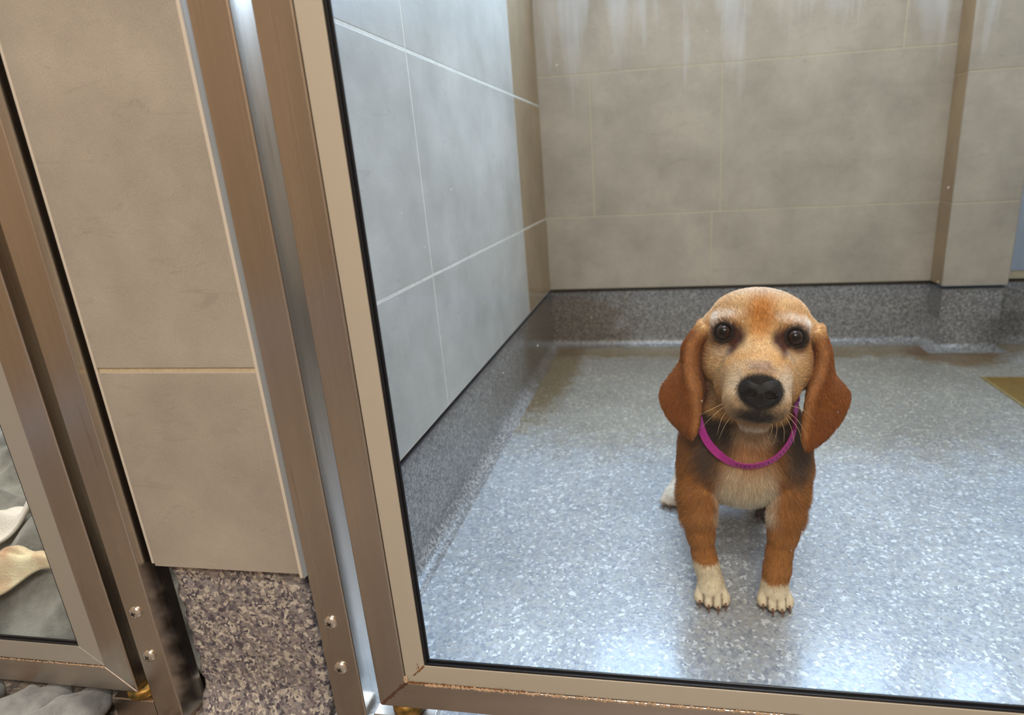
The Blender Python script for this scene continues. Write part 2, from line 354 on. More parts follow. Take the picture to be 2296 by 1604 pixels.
# flake base of the pier, rough edged and flared at the foot
bm = bmesh.new(); nx, nz = 40, 30; g = []
for j in range(nz+1):
    z = -.030+.2000*j/nz; fl = max(0, 1-(z+.03)/.050)**2*.024; rw = []
    for i in range(nx+1):
        t = i/nx; wob = .0016*math.sin(z*190)+.0012*math.sin(z*431+1)
        x = (-.5100+wob)*(1-t)+(-.3585+.0016*math.sin(z*230+2)+.0011*math.sin(z*517))*t
        y = .0215-fl+.0007*math.sin(x*310+z*190)+.0005*math.sin(x*777-z*640)
        if i in (0, nx): y += .003
        rw.append(bm.verts.new((x, y, z)))
    g.append(rw)
for j in range(nz):
    for i in range(nx): bm.faces.new((g[j][i], g[j][i+1], g[j+1][i+1], g[j+1][i]))
bnd = [g[j][0] for j in range(nz+1)], [g[j][nx] for j in range(nz+1)]
for s_, col in zip((0, 1), bnd):
    back = [bm.verts.new((v.co.x+(.002 if s_ == 0 else -.002), .0335, v.co.z)) for v in col]
    for j in range(nz): bm.faces.new((col[j], col[j+1], back[j+1], back[j]))
structure('baseboard_pier', bm, M_base, smooth=True)
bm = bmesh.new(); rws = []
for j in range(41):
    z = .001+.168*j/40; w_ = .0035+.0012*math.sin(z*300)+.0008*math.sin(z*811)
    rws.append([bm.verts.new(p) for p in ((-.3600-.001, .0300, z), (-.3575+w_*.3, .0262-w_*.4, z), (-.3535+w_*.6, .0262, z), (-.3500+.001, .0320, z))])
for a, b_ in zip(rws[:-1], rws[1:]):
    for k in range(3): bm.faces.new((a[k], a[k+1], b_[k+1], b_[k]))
structure('daylight_bead', bm, M_gap_daylight, smooth=True)  # added bead, its blue standing in for daylight between pier and post

# high window in the back wall
wroot = empty('window_1', (.43, YB+.05, 1.10)); tag(wroot, kind='structure')
def rect_frame(bm, x0, x1, z0, z1, wd, y0, y1, mi=0):
    """four mitred bars around the rectangle x0..x1, z0..z1, bars lie inside it"""
    O = [(x0, z0), (x1, z0), (x1, z1), (x0, z1)]; I = [(x0+wd, z0+wd), (x1-wd, z0+wd), (x1-wd, z1-wd), (x0+wd, z1-wd)]
    for k in range(4):
        a, b_, c_, d_ = O[k], O[(k+1) % 4], I[(k+1) % 4], I[k]
        hexa(bm, [(a[0], y0, a[1]), (b_[0], y0, b_[1]), (b_[0], y1, b_[1]), (a[0], y1, a[1]), (d_[0], y0, d_[1]), (c_[0], y0, c_[1]), (c_[0], y1, c_[1]), (d_[0], y1, d_[1])], mi)
bm = bmesh.new(); rect_frame(bm, WX0, WX1, WZ0, WZ1, .035, YB+.03, YB+.08); box(bm, .415, .445, YB+.03, YB+.08, WZ0+.035, WZ1-.035)
part('window_frame', bm, M_trim, wroot, bevel=.002)
bm = bmesh.new(); box(bm, WX0+.03, WX1-.03, YB+.052, YB+.057, WZ0+.03, WZ1-.03); part('window_pane', bm, mat_glass('window_glass'), wroot)

# ------------------------------------------------------------------ doors
def door(name, x0, x1, zb, zt, fw, fwb, bw, bwb, gap_x, gap_z, alu, glass, stile_mat, rail_mat):
    """steel tube frame > aluminium glazing bead > rubber gasket > pane; x0/x1 outer edges"""
    root = empty(name, ((x0+x1)/2, .017, zb)); tag(root, kind='structure')
    def fr(nm, xa, xb, za, zb_, wx, wz, y0, y1s, mats, mitre=True, bev=.0012, lab=None, seg=2, rail=None):
        bm = bmesh.new()
        O = [(xa, za), (xb, za), (xb, zb_), (xa, zb_)]; I = [(xa+wx, za+wz), (xb-wx, za+wz), (xb-wx, zb_-wz), (xa+wx, zb_-wz)]
        for k in range(4):
            y1 = (rail if rail and k in (0, 2) else y1s)
            a, b_, c_, d_ = O[k], O[(k+1) % 4], I[(k+1) % 4], I[k]
            hexa(bm, [(a[0], y0, a[1]), (b_[0], y0, b_[1]), (b_[0], y1, b_[1]), (a[0], y1, a[1]), (d_[0], y0, d_[1]), (c_[0], y0, c_[1]), (c_[0], y1, c_[1]), (d_[0], y1, d_[1])], (k+1) % 2 if len(mats) > 1 else 0)
        return part(nm, bm, mats, root, bevel=bev, seg=seg)
    fr('door_frame', x0, x1, zb, zt, fw, fwb, .0, .034, [stile_mat, rail_mat], bev=.0016, seg=3, rail=.025)
    a0, a1, b0, b1 = x0+fw+.0004, x1-fw-.0004, zb+fwb+.0005, zt-fwb-.0005
    fr('glazing_bead', a0, a1, b0, b1, bw, bwb, .0012, .0064, [alu], bev=.0006)
    g0, g1, h0, h1 = a0+bw, a1-bw, b0+bwb, b1-bwb
    fr('gasket', g0+.0002, g1-.0002, h0+.0002, h1-.0002, gap_x*.62, gap_z*.50, .0014, .0058, [M_black], bev=.0006)
    fr('gasket', g0+.0004, g1-.0004, h0+.0004, h1-.0004, gap_x, gap_z, .0036, .0058, [M_black], bev=.0007)
    bm = bmesh.new(); box(bm, g0+.001, g1-.001, .0060, .0120, h0+.001, h1-.001); part('glass_pane', bm, glass, root)
    return root, (a0, a1, b0, b1), (g0, g1, h0, h1)
d1, A1, G1 = door('door_1', -.2883, .560, .0242, 1.75, .0315, .0317, .0215, .0213, .0045, .0050, M_alu, M_glass, M_steel, M_steel_x)
d2, A2, G2 = door('door_2', -1.36, -.5719, .0103, 1.74, .0328, .0316, .0253, .0240, .0012, .0036, M_alu_l, M_glass, M_steel, M_steel_x)
# brown dirt in the bead joints, dry scale on the rail, weld stain at the corner of door 1
def crumbs(name, root, x0, x1, z, n, mat, sc=.0007, y=-.0002, dz=.0006, seed=1, diag=None):
    r_ = random.Random(seed); bm = bmesh.new()
    for k in range(n):
        t = r_.random()**1.6; x = x0+(x1-x0)*t
        zz = z + r_.uniform(-dz, dz) if diag is None else z+diag*t+r_.uniform(-dz, dz)
        s = sc*r_.uniform(.4, 1.5)
        M = Matrix.Translation((x, y+r_.uniform(-.0002, .0004), zz)) @ Matrix.Rotation(r_.uniform(0, 3), 4, 'Y') @ Matrix.Diagonal((s*r_.uniform(.8, 2.6), s*.5, s, 1))
        bmesh.ops.create_icosphere(bm, subdivisions=1, radius=1, matrix=M)
    o = part(name, bm, mat, root); o['kind'] = 'stuff'; return o
zj = A1[2]
crumbs('brown_dirt', d1, A1[0], A1[0]+.12, zj, 260, M_dirt, .0007, dz=.0005, y=.0004)
crumbs('dry_scale', d1, A1[0]+.02, A1[0]+.44, zj-.0012, 900, M_dust, .0008, dz=.0012, seed=3, y=.0002)
crumbs('brown_dirt', d1, A1[0]+.021, A1[0]+.009, G1[2]-.0005, 90, M_dirt, .0005, dz=.0003, seed=5, diag=-.0125, y=.001)
crumbs('brown_dirt', d1, A1[0]+.013, A1[0]+.017, G1[2]-.002, 16, M_dirt, .0005, dz=.004, seed=9, y=.001)
crumbs('weld_bead', d1, A1[0], A1[0]-.029, zj-.001, 240, M_rust, .0011, dz=.0008, seed=6, diag=-.028, y=.0004)
crumbs('dry_scale', d1, A1[0]-.0005, A1[0]+.001, zj+.003, 60, M_dust, .0009, dz=.0035, seed=16, y=.0004)
crumbs('dry_scale', d2, A2[1], A2[1]-.30, A2[2]-.0005, 420, M_dust, .0006, dz=.0006, seed=8, y=.0002)
# etched safety stamp low on the pane (worn, unreadable)
m_etch = mat_plain('etched_glass', (.75, .8, .85), .8); m_etch.node_tree.nodes['Principled BSDF'].inputs['Alpha'].default_value = .35
bm = bmesh.new(); r_ = random.Random(4)
for ln in range(4):
    x = -.2085+ln*.0018; z = .1015-ln*.0032
    while x < -.187+ln*.0008:
        box(bm, x, x+.0005, .0057, .00585, z, z+.0017)
        if r_.random() < .6: box(bm, x, x+.0012, .0057, .00585, z+r_.choice((0, .0007, .0014)), z+r_.choice((.0004, .0010, .0017)) + .0001)
        x += .0019
part('glass_stamp', bm, m_etch, d1)

def screw(root, x, z, rot):
    bm = bmesh.new(); Rr = .0074
    M = Matrix.Translation((x, 0, z)) @ Matrix.Rotation(R(90), 4, 'X') @ Matrix.Rotation(rot, 4, 'Z')
    lathe(bm, [(Rr, 0), (Rr, .0006), (Rr*.93, .0019), (Rr*.78, .0030), (Rr*.5, .0038), (Rr*.3, .0040), (0, .0041)], 32, M)
    o = part('screw', bm, M_screw, root, smooth=True)
    # cross recess: dark plus-shaped pocket, walls sloping in
    bm = bmesh.new()
    for a in (0, math.pi/2):
        Ma = M @ Matrix.Rotation(a, 4, 'Z'); w_, l_ = .00065, .0027
        p = [Ma @ Vector(q) for q in ((-l_, -w_, .0043), (l_, -w_, .0043), (l_*.35, -w_*.6, .0022), (-l_*.35, -w_*.6, .0022))]
        q_ = [Ma @ Vector(q) for q in ((-l_, w_, .0043), (l_, w_, .0043), (l_*.35, w_*.6, .0022), (-l_*.35, w_*.6, .0022))]
        vs_ = [bm.verts.new(v) for v in p+q_]
        for f in ((0,1,5,4),(0,1,2,3),(4,5,6,7),(3,2,6,7),(0,3,7,4),(1,2,6,5)): bm.faces.new([vs_[i] for i in f])
    bmesh.ops.recalc_face_normals(bm, faces=bm.faces)
    me = bpy.data.meshes.new('cross_recess'); bm.to_mesh(me); bm.free(); link('cross_recess', me, M_dark, o)
    return o
def post(x0, x1, zb, label, screws):
    root = empty('door_post', ((x0+x1)/2, .017, zb)); tag(root, label, 'post', 'steel door posts')
    bm = bmesh.new(); box(bm, x0, x1, 0, .034, zb, 1.80); part('tube', bm, M_steel, root, bevel=.0018, seg=3)
    for (x, z, a) in screws: screw(root, x, z, a)
    return root
p1 = post(-.3391, -.3055, -.030, 'brushed steel door post to the right of the tiled pier, beside the dog door', [(-.3238, .1236, .5), (-.3228, .0688, .9)])
p2 = post(-.5566, -.5242, -.030, 'brushed steel door post left of the tiled pier, with a floor bracket at its foot', [(-.5422, .1188, .3), (-.5419, .0637, .7)])
post(.576, .610, .0, 'brushed steel door post beyond the right edge of the glass door', [(.593, .12, .3), (.593, .066, .7)])
bm = bmesh.new(); box(bm, -.609, -.5568, .0, .0012, .0, .0010+.0); 
def bracket():
    bm = bmesh.new(); x0, x1 = -.6085, -.5570
    box(bm, x0, x1, .0014, .032, -.0026, -.0010)            # shelf under the door corner
    box(bm, x0, x1, .0, .0014, -.0298, -.0006)             # folded front lip
    box(bm, x0, x0+.0014, .0014, .032, -.0298, -.0026)
    return bm
bm.free()
part('floor_bracket', bracket(), M_steel_x, p2, bevel=.0006)
bm = bmesh.new(); lathe(bm, [(.0, -.0008), (.0150, -.0008), (.0162, .0020), (.0162, .0075), (.0150, .0100), (.0, .0100)], 40, Matrix.Translation((-.578, .014, 0)))
part('pivot_bush', bm, M_brass, p2, smooth=True)
bm = bmesh.new(); box(bm, -.300, -.235, .004, .030, .0, .0075); part('floor_plate', bm, M_steel_x, p1, bevel=.0008)
bm = bmesh.new(); lathe(bm, [(.0, .0076), (.0155, .0076), (.0172, .0110), (.0172, .0185), (.0160, .0238), (.0, .0238)], 40, Matrix.Translation((-.2645, .0165, 0)))
part('pivot_bush', bm, M_brass, p1, smooth=True)

# steel hatch behind the column and floor drain
hr = empty('dog_hatch', (1.06, YB, .19)); tag(hr, 'brushed steel sliding hatch on the back wall to the right of the tiled column', 'hatch')
bm = bmesh.new(); box(bm, .90, 1.20, YB-.002, YB+.004, .20, .80); part('panel', bm, mat_steel('hatch_steel', (.50, .56, .66), .3), hr, bevel=.001)
bm = bmesh.new(); box(bm, .876, .900, YB-.018, YB+.004, .186, .86); box(bm, 1.20, 1.224, YB-.018, YB+.004, .186, .86); part('guide_rail', bm, M_steel, hr, bevel=.001)
dr = empty('floor_drain', (.90, .93, 0)); tag(dr, 'olive brown square floor drain cover set in the flake floor at the right edge', 'drain')
bm = bmesh.new(); rect_frame(bm, .7313, 1.00, 0, .27, .007, 0, .0016)
for v in bm.verts: v.co = Vector((v.co.x, .765+v.co.z, .0004+v.co.y))
part('drain_frame', bm, mat_plain('drain_rim', lin((150, 128, 78)), .5, .3, .15, 60), dr)
bm = bmesh.new(); box(bm, .738, .993, .772, 1.028, .0002, .0010)
part('drain_cover', bm, [mat_plain('drain_plate', lin((128, 96, 40)), .5, .2, .15, 40), mat_plain('drain_slot', lin((104, 80, 36)), .7)], dr)

# ------------------------------------------------------------------ the dog (one continuous surface from a distance field)
Hc = np.array((.1028, .2382, .3396)); Sv = np.array((.9855, -.1631, -.0473)); Uv = np.array((.0897, .2631, .9606)); Av = np.array((-.1442, -.9509, .2739))
Bs = np.stack([Sv, Uv, Av])                    # rows: head frame axes (side, up, towards the viewer)
def Hp(s, u, a): return Hc + .01*(s*Sv+u*Uv+a*Av)
class Field:
    def __init__(self, xs, ys, zs):
        self.x, self.y, self.z = [np.asarray(v, np.float32) for v in (xs, ys, zs)]
        self.D = np.full((len(xs), len(ys), len(zs)), .05, np.float32)
    def sub(self, lo, hi):
        r_ = []
        for ax, l, h in zip((self.x, self.y, self.z), lo, hi):
            i0 = int(np.searchsorted(ax, l)); i1 = int(np.searchsorted(ax, h)); r_.append(slice(max(0, i0-1), min(len(ax), i1+1)))
        return tuple(r_)
    def grid(self, sl):
        return np.meshgrid(self.x[sl[0]], self.y[sl[1]], self.z[sl[2]], indexing='ij')
    def smin(self, sl, d, k):
        a = self.D[sl]
        h = np.clip(.5+.5*(a-d)/k, 0, 1)
        self.D[sl] = a*(1-h)+d*h-k*h*(1-h)
    def smax_cut(self, sl, d, k):              # carve: max(D, -d)
        a = self.D[sl]; b_ = -d; h = np.clip(.5-.5*(a-b_)/k, 0, 1)
        self.D[sl] = a*(1-h)+b_*h+k*h*(1-h)
    def ell(self, c, r, k=.01, basis=None, cut=False):
        c = np.array(c, float); r = np.array(r, float); mg = max(r)+.035
        sl = self.sub(c-mg, c+mg); X, Y, Z = self.grid(sl)
        P = np.stack([X-c[0], Y-c[1], Z-c[2]], -1)
        if basis is not None: P = P @ basis.T.astype(np.float32)
        k0 = np.sqrt(((P/r)**2).sum(-1)); k1 = np.sqrt(((P/(r*r))**2).sum(-1))+1e-9
        d = (k0*(k0-1)/k1).astype(np.float32); d = np.maximum(d, -min(r))
        (self.smax_cut if cut else self.smin)(sl, d, k)
    def cap(self, a, b, ra, rb, k=.01, cut=False):
        a = np.array(a, float); b = np.array(b, float); mg = max(ra, rb)+.035
        sl = self.sub(np.minimum(a, b)-mg, np.maximum(a, b)+mg); X, Y, Z = self.grid(sl)
        P = np.stack([X-a[0], Y-a[1], Z-a[2]], -1); v = b-a
        t = np.clip((P @ v.astype(np.float32))/(v @ v), 0, 1)
        d = np.linalg.norm(P-t[..., None]*v.astype(np.float32), axis=-1)-(ra+(rb-ra)*t)
        (self.smax_cut if cut else self.smin)(sl, d.astype(np.float32), k)
    def torus(self, c, n, R0, r, k=.004):
        c = np.array(c, float); n = np.array(n, float); n /= np.linalg.norm(n); mg = R0+r+.02
        sl = self.sub(c-mg, c+mg); X, Y, Z = self.grid(sl); P = np.stack([X-c[0], Y-c[1], Z-c[2]], -1)
        h = P @ n.astype(np.float32); q = np.sqrt(np.maximum((P**2).sum(-1)-h*h, 0))-R0
        self.smin(sl, (np.sqrt(q*q+h*h)-r).astype(np.float32), k)
    def cloud(self, pts, rad, k=.004):
        lo, hi = pts.min(0)-.02, pts.max(0)+.02; sl = self.sub(lo, hi); X, Y, Z = self.grid(sl)
        d = np.full(X.shape, .02, np.float32)
        step = .0
        for p, r0 in zip(pts, rad):            # splat each sample into its neighbourhood only
            s2 = self.sub(p-.011, p+.011)
            i = tuple(slice(a.start-b.start, a.stop-b.start) for a, b in zip(s2, sl))
            x_, y_, z_ = self.x[s2[0]], self.y[s2[1]], self.z[s2[2]]
            dd = np.sqrt((x_[:, None, None]-p[0])**2+(y_[None, :, None]-p[1])**2+(z_[None, None, :]-p[2])**2)-r0
            d[i] = np.minimum(d[i], dd)
        self.smin(sl, d, k)
    def mesh(self):
        D = self.D; x, y, z = self.x, self.y, self.z
        ins = D < 0
        cnt = np.zeros(tuple(s-1 for s in D.shape), np.int8)
        for a in (0, 1):
            for b in (0, 1):
                for c in (0, 1): cnt += ins[a:D.shape[0]-1+a, b:D.shape[1]-1+b, c:D.shape[2]-1+c]
        act = (cnt > 0) & (cnt < 8); I = np.argwhere(act); idx = -np.ones(act.shape, np.int64); idx[act] = np.arange(len(I))
        acc = np.zeros((len(I), 3)); n = np.zeros(len(I))
        cor = [(a, b, c) for a in (0, 1) for b in (0, 1) for c in (0, 1)]
        def val(o): return D[I[:, 0]+o[0], I[:, 1]+o[1], I[:, 2]+o[2]].astype(float)
        def pos(o): return np.stack([x[I[:, 0]+o[0]], y[I[:, 1]+o[1]], z[I[:, 2]+o[2]]], -1).astype(float)
        for o in cor:
            for ax in range(3):
                if o[ax]: continue
                q = list(o); q[ax] = 1; va, vb = val(o), val(q); mk = (va < 0) != (vb < 0)
                t = np.where(mk, va/(va-vb+1e-12), 0); p = pos(o)+(pos(q)-pos(o))*t[:, None]
                acc[mk] += p[mk]; n[mk] += 1
        V = acc/n[:, None]; F = []
        for ax in range(3):
            sl0 = [slice(None)]*3; sl1 = [slice(None)]*3; sl0[ax] = slice(0, -1); sl1[ax] = slice(1, None)
            a, b = ins[tuple(sl0)], ins[tuple(sl1)]; E_ = np.argwhere(a != b); o1, o2 = [k for k in range(3) if k != ax]
            E_ = E_[(E_[:, o1] > 0) & (E_[:, o2] > 0) & (E_[:, o1] < act.shape[o1]) & (E_[:, o2] < act.shape[o2])]
            fl = a[E_[:, 0], E_[:, 1], E_[:, 2]]
            q = []
            for d1_, d2_ in ((0, 0), (1, 0), (1, 1), (0, 1)):
                e = E_.copy(); e[:, o1] -= d1_; e[:, o2] -= d2_; q.append(idx[e[:, 0], e[:, 1], e[:, 2]])
            q = np.stack(q, -1)
            if ax == 1: fl = ~fl
            q[~fl] = q[~fl][:, ::-1]; F.append(q)
        F = np.concatenate(F); F = F[(F >= 0).all(1)]
        return V, F
def mesh_from(name, V, F):
    me = bpy.data.meshes.new(name); me.vertices.add(len(V)); me.vertices.foreach_set('co', V.astype(np.float32).ravel())
    me.loops.add(F.size); me.loops.foreach_set('vertex_index', F.astype(np.int32).ravel())
    me.polygons.add(len(F)); me.polygons.foreach_set('loop_start', np.arange(0, F.size, 4, dtype=np.int32))
    me.update(calc_edges=True); me.validate(); me.polygons.foreach_set('use_smooth', [True]*len(me.polygons)); return me
def axis(segs):
    out = [segs[0][0]]
    for lo, hi, st in segs:
        while out[-1]+st < hi: out.append(out[-1]+st)
    return np.array(out)

EARL = [[[-5.78, -0.08, -3.5], [-6.4, 0.25, -3.0], [-6.89, 0.67, -4.5], [-6.94, 1.15, -6.5]], [[-6.3, -2.33, -4.0], [-7.74, -2.01, -2.4], [-8.3, -1.92, -3.5], [-8.76, -1.82, -5.5]], [[-6.0, -5.0, -4.6], [-7.69, -5.05, -1.8], [-8.35, -4.45, -3.0], [-9.0, -4.1, -4.5]], [[-5.9, -7.3, -4.2], [-6.78, -7.33, -1.4], [-8.86, -7.25, -2.8], [-10.97, -7.74, -4.0]], [[-6.12, -10.13, -3.0], [-6.33, -10.22, -1.4], [-8.05, -10.01, -2.4], [-10.12, -10.39, -3.5]], [[-6.22, -11.72, -2.6], [-6.4, -12.01, -1.5], [-7.25, -12.03, -2.0], [-8.24, -12.11, -2.8]], [[-6.66, -12.91, -2.2], [-6.69, -12.98, -2.0], [-6.79, -13.0, -2.0], [-6.93, -12.89, -2.2]]]
EARR = [[[5.88, 0.31, -3.5], [6.42, 0.71, -3.0], [6.75, 1.16, -4.5], [6.8, 1.55, -6.5]], [[6.2, -1.96, -4.0], [7.27, -1.6, -2.4], [7.64, -1.34, -3.5], [8.03, -1.26, -5.5]], [[5.9, -4.5, -4.4], [7.06, -4.11, -1.8], [7.95, -3.8, -3.2], [8.6, -3.9, -4.5]], [[6.0, -6.68, -3.6], [6.28, -6.33, -1.4], [8.25, -5.94, -2.8], [10.2, -5.84, -4.0]], [[5.87, -8.96, -3.0], [5.97, -8.74, -1.4], [7.85, -8.39, -2.4], [9.84, -8.29, -3.5]], [[5.87, -10.97, -2.6], [5.94, -11.04, -1.5], [7.08, -10.72, -2.0], [8.47, -10.66, -2.8]], [[6.1, -12.31, -2.2], [6.2, -12.52, -2.0], [6.58, -12.57, -2.0], [6.94, -12.15, -2.2]]]
def cr_interp(P, n):
    """Catmull-Rom along axis 0"""
    P = np.asarray(P, float); m_ = len(P); ts = np.linspace(0, m_-1, n); out = []
    for t in ts:
        i = min(int(t), m_-2); f = t-i
        p0, p1, p2, p3 = P[max(i-1, 0)], P[i], P[i+1], P[min(i+2, m_-1)]
        out.append(.5*((2*p1)+(-p0+p2)*f+(2*p0-5*p1+4*p2-p3)*f*f+(-p0+3*p1-3*p2+p3)*f**3))
    return np.array(out)
def ear_pts(E):
    A = np.array(E); rws = cr_interp(A, 96)            # 96 x 4 x 3
    G = np.stack([cr_interp(rw, 56) for rw in rws])     # 96 x 56 x 3
    W = Hc + .01*(G[..., 0:1]*Sv+G[..., 1:2]*Uv+G[..., 2:3]*Av)
    return W.reshape(-1, 3), np.repeat(np.linspace(0, 1, 96), 56), np.tile(np.linspace(0, 1, 56), 96)

fld = Field(axis([(-.030, .230, .0017)]), axis([(.135, .330, .0017), (.330, .560, .0035)]), axis([(-.006, .085, .0016), (.085, .205, .0026), (.205, .410, .0017)]))
def HE(s, u, a, rs, ru, ra, k=.008, cut=False): fld.ell(Hp(s, u, a), (rs*.01, ru*.01, ra*.01), k, Bs, cut)
# trunk
fld.ell((.097, .315, .178), (.070, .075, .062), .02)
fld.ell((.094, .272, .160), (.062, .050, .052), .03)          # chest
fld.ell((.098, .390, .172), (.066, .080, .058), .03)
fld.ell((.100, .440, .150), (.062, .070, .062), .03)          # rump
for sx, x in ((-1, .0435), (1, .1485)):
    fld.ell((x, .285, .165), (.026, .045, .050), .025)    # shoulders
# neck
fld.cap((.097, .318, .200), Hp(.1, -4.6, -8.2), .062, .046, .03)
fld.cap((.094, .262, .190), Hp(.1, -6.4, -4.6), .040, .033, .03)
# fore legs
LL = [((.0425, .272, .150), .029), ((.0370, .250, .127), .0235), ((.0372, .238, .1046), .0195), ((.0400, .232, .0824), .0158), ((.0435, .228, .0570), .0128), ((.0470, .224, .0430), .0135), ((.0515, .217, .0270), .0150)]
LR = [((.1480, .272, .152), .029), ((.1455, .252, .1312), .0235), ((.1430, .238, .1091), .0195), ((.1390, .232, .0872), .0165), ((.1345, .228, .0619), .0140), ((.1325, .223, .0440), .0146), ((.1290, .217, .0280), .0152)]
for LG in (LL, LR):
    for (a, ra), (b, rb) in zip(LG[:-1], LG[1:]): fld.cap(a, b, ra, rb, .008)
fld.ell((.0520, .213, .0165), (.0165, .017, .0140), .008); fld.ell((.1285, .2135, .0170), (.0165, .017, .0140), .008)
TL = [((.0375, .2060, .0120), (.0445, .217, .024)), ((.0480, .2000, .0105), (.0490, .214, .026)), ((.0590, .1985, .0105), (.0550, .213, .026)), ((.0685, .2040, .0115), (.0600, .216, .023))]
TR = [((.1130, .2060, .0118), (.1205, .217, .024)), ((.1235, .2000, .0105), (.1260, .214, .026)), ((.1345, .2000, .0105), (.1320, .214, .026)), ((.1440, .2060, .0115), (.1375, .216, .023))]
for T in TL+TR:
    fld.cap(T[1], T[0], .0070, .0063, .0015)
    fld.ell((T[0][0], T[0][1]-.0005, T[0][2]-.003), (.0058, .0085, .0072), .0015)
# hind legs: thigh, shank, hock, foot
for x, kx, px_, yh, ph in ((.066, .044, .008, .435, 0), (.136, .148, .1515, .405, 1)):
    fld.cap((x, .435, .130), (kx+.002, .412, .075), .036, .024, .02)
    hx = px_+(.022 if ph == 0 else -.012)
    fld.cap((kx+.002, .412, .075), (hx, yh+.040, .036), .020, .013, .012)
    fld.cap((hx, yh+.040, .036), (px_+.002, yh+.010, .018), .0125, .012, .01)
    fld.ell((px_, yh+.004, .0135), (.0150, .020, .0125), .006)
    for k in range(4):
        fld.cap((px_-.006+k*.004, yh+.004, .019), (px_-.0150+k*.0100, yh-.011+(k in (0, 3))*.004, .0095), .0072, .0064, .0025)
fld.cap((.100, .500, .120), (.125, .535, .030), .014, .009, .012)   # tail lying down behind
# head
HE(-.15, -.75, -6.4, 6.35, 5.95, 6.2, .01)
HE(-.1, 2.4, -5.6, 5.2, 2.9, 4.6, .02)
for sx in (-1, 1):
    HE(sx*3.2-.05, 1.25, -2.7, 2.3, 1.3, 1.7, .010)       # brow
    HE(sx*4.0, -3.2, -4.7, 2.5, 3.4, 3.2, .012)            # cheek
    HE(sx*5.7, .6, -6.2, 1.2, 1.6, 2.6, .010)              # ear root
fld.cap(Hp(.05, -.9, -2.4), Hp(.45, -4.6, 3.3), .027, .0190, .012)   # bridge
fld.cap(Hp(.05, -3.2, -3.4), Hp(.42, -6.1, 2.4), .034, .0250, .012)
HE(-1.3, -7.1, 1.9, 2.0, 2.45, 2.5, .008); HE(2.0, -6.95, 1.9, 1.9, 2.5, 2.5, .008)  # flews
HE(.40, -7.8, 3.0, 1.5, 1.35, 1.55, .008)
HE(-1.75, -4.3, .3, 1.9, 2.4, 2.6, .014); HE(2.15, -4.1, .3, 1.8, 2.4, 2.6, .014)
HE(.25, -9.3, .6, 1.9, 1.25, 2.3, .006)                     # chin
HE(.15, -7.0, -2.8, 3.7, 3.0, 3.6, .014)
HE(-2.5, -5.9, -1.9, 1.9, 2.1, 2.4, .012); HE(3.1, -5.5, -1.9, 1.9, 2.1, 2.4, .012)
# eye sockets
EYES = [(-3.91, .05, -1.55), (3.82, .05, -1.55)]
for e in EYES:
    sgn = -1 if e[0] < 0 else 1
    HE(e[0], e[1]-.05, e[2]-.1, 1.62, 1.50, 1.20, .008)
    HE(e[0], e[1], e[2]+.25, 1.09, 1.03, 1.30, .0015, cut=True)
    nrm = Av+Sv*(sgn*.28)
    fld.torus(Hp(e[0]+.02*sgn, e[1], e[2]+.66), nrm, .0103, .0013, .0022)
# groove between the flews and mouth line
fld.cap(Hp(.55, -7.6, 4.75), Hp(.35, -9.1, 3.8), .0010, .0012, .003, cut=True)
fld.cap(Hp(.35, -9.0, 3.8), Hp(-1.6, -9.15, 3.3), .0011, .0009, .003, cut=True); fld.cap(Hp(.35, -9.0, 3.8), Hp(2.2, -9.15, 3.2), .0011, .0009, .003, cut=True)
# inner ear hollow, then ears
for E_ in (EARL, EARR):
    W_, tt, ww = ear_pts(E_)
    keep = rng.random(len(W_)) < .75
    rad = .0026+.0016*np.clip(1-tt*4, 0, 1); rad = rad*np.where(tt > .96, .8, 1)
    fld.cloud(W_[keep], rad[keep], .0035)
V, F = fld.mesh()
# keep the parts that reach the floor line on the floor
V[:, 2] = np.maximum(V[:, 2], .0004)
me = mesh_from('dog', V, F)
nv = len(me.vertices); co = np.empty(nv*3, np.float32); me.vertices.foreach_get('co', co); P = co.reshape(-1, 3).astype(float)
nr = np.empty(nv*3, np.float32); me.vertices.foreach_get('normal', nr); NRM = nr.reshape(-1, 3).astype(float)
if (NRM*(P-P.mean(0))).sum() < 0:
    me.flip_normals(); NRM = -NRM
Lc = (P-Hc) @ Bs.T * 100                      # head frame, cm
s, u, a = Lc[:, 0], Lc[:, 1], Lc[:, 2]; X, Y, Z = P.T
def vnoise(Q, f, seed=0):
    r_ = np.random.default_rng(seed); out = 0
    for k in range(6):
        d = r_.normal(size=3); d /= np.linalg.norm(d); out = out+np.sin(Q @ d*f*(1+.35*k)+r_.uniform(0, 6)+1.3*np.sin(Q @ r_.normal(size=3)*f*.7))
    return out/6
nz1 = vnoise(P, 260, 1); nz2 = vnoise(P, 700, 2)
col = np.tile(np.array(lin((168, 110, 52))), (nv, 1))
def paint(mask, c):
    global col
    mask = np.clip(mask, 0, 1)[:, None]; col = col*(1-mask)+np.array(lin(c))*mask
def blob(ds, du, da, rs, ru, ra, soft=.35, nzk=.12):
    q = np.sqrt(((s-ds)/rs)**2+((u-du)/ru)**2+((a-da)/ra)**2)+nz1*nzk
    return np.clip((1+soft-q)/(2*soft), 0, 1)
def wblob(x, y, z, rx, ry, rz, soft=.3, nzk=.12):
    q = np.sqrt(((X-x)/rx)**2+((Y-y)/ry)**2+((Z-z)/rz)**2)+nz1*nzk
    return np.clip((1+soft-q)/(2*soft), 0, 1)
def sm(v, lo, hi): return np.clip((v-lo)/(hi-lo), 0, 1)
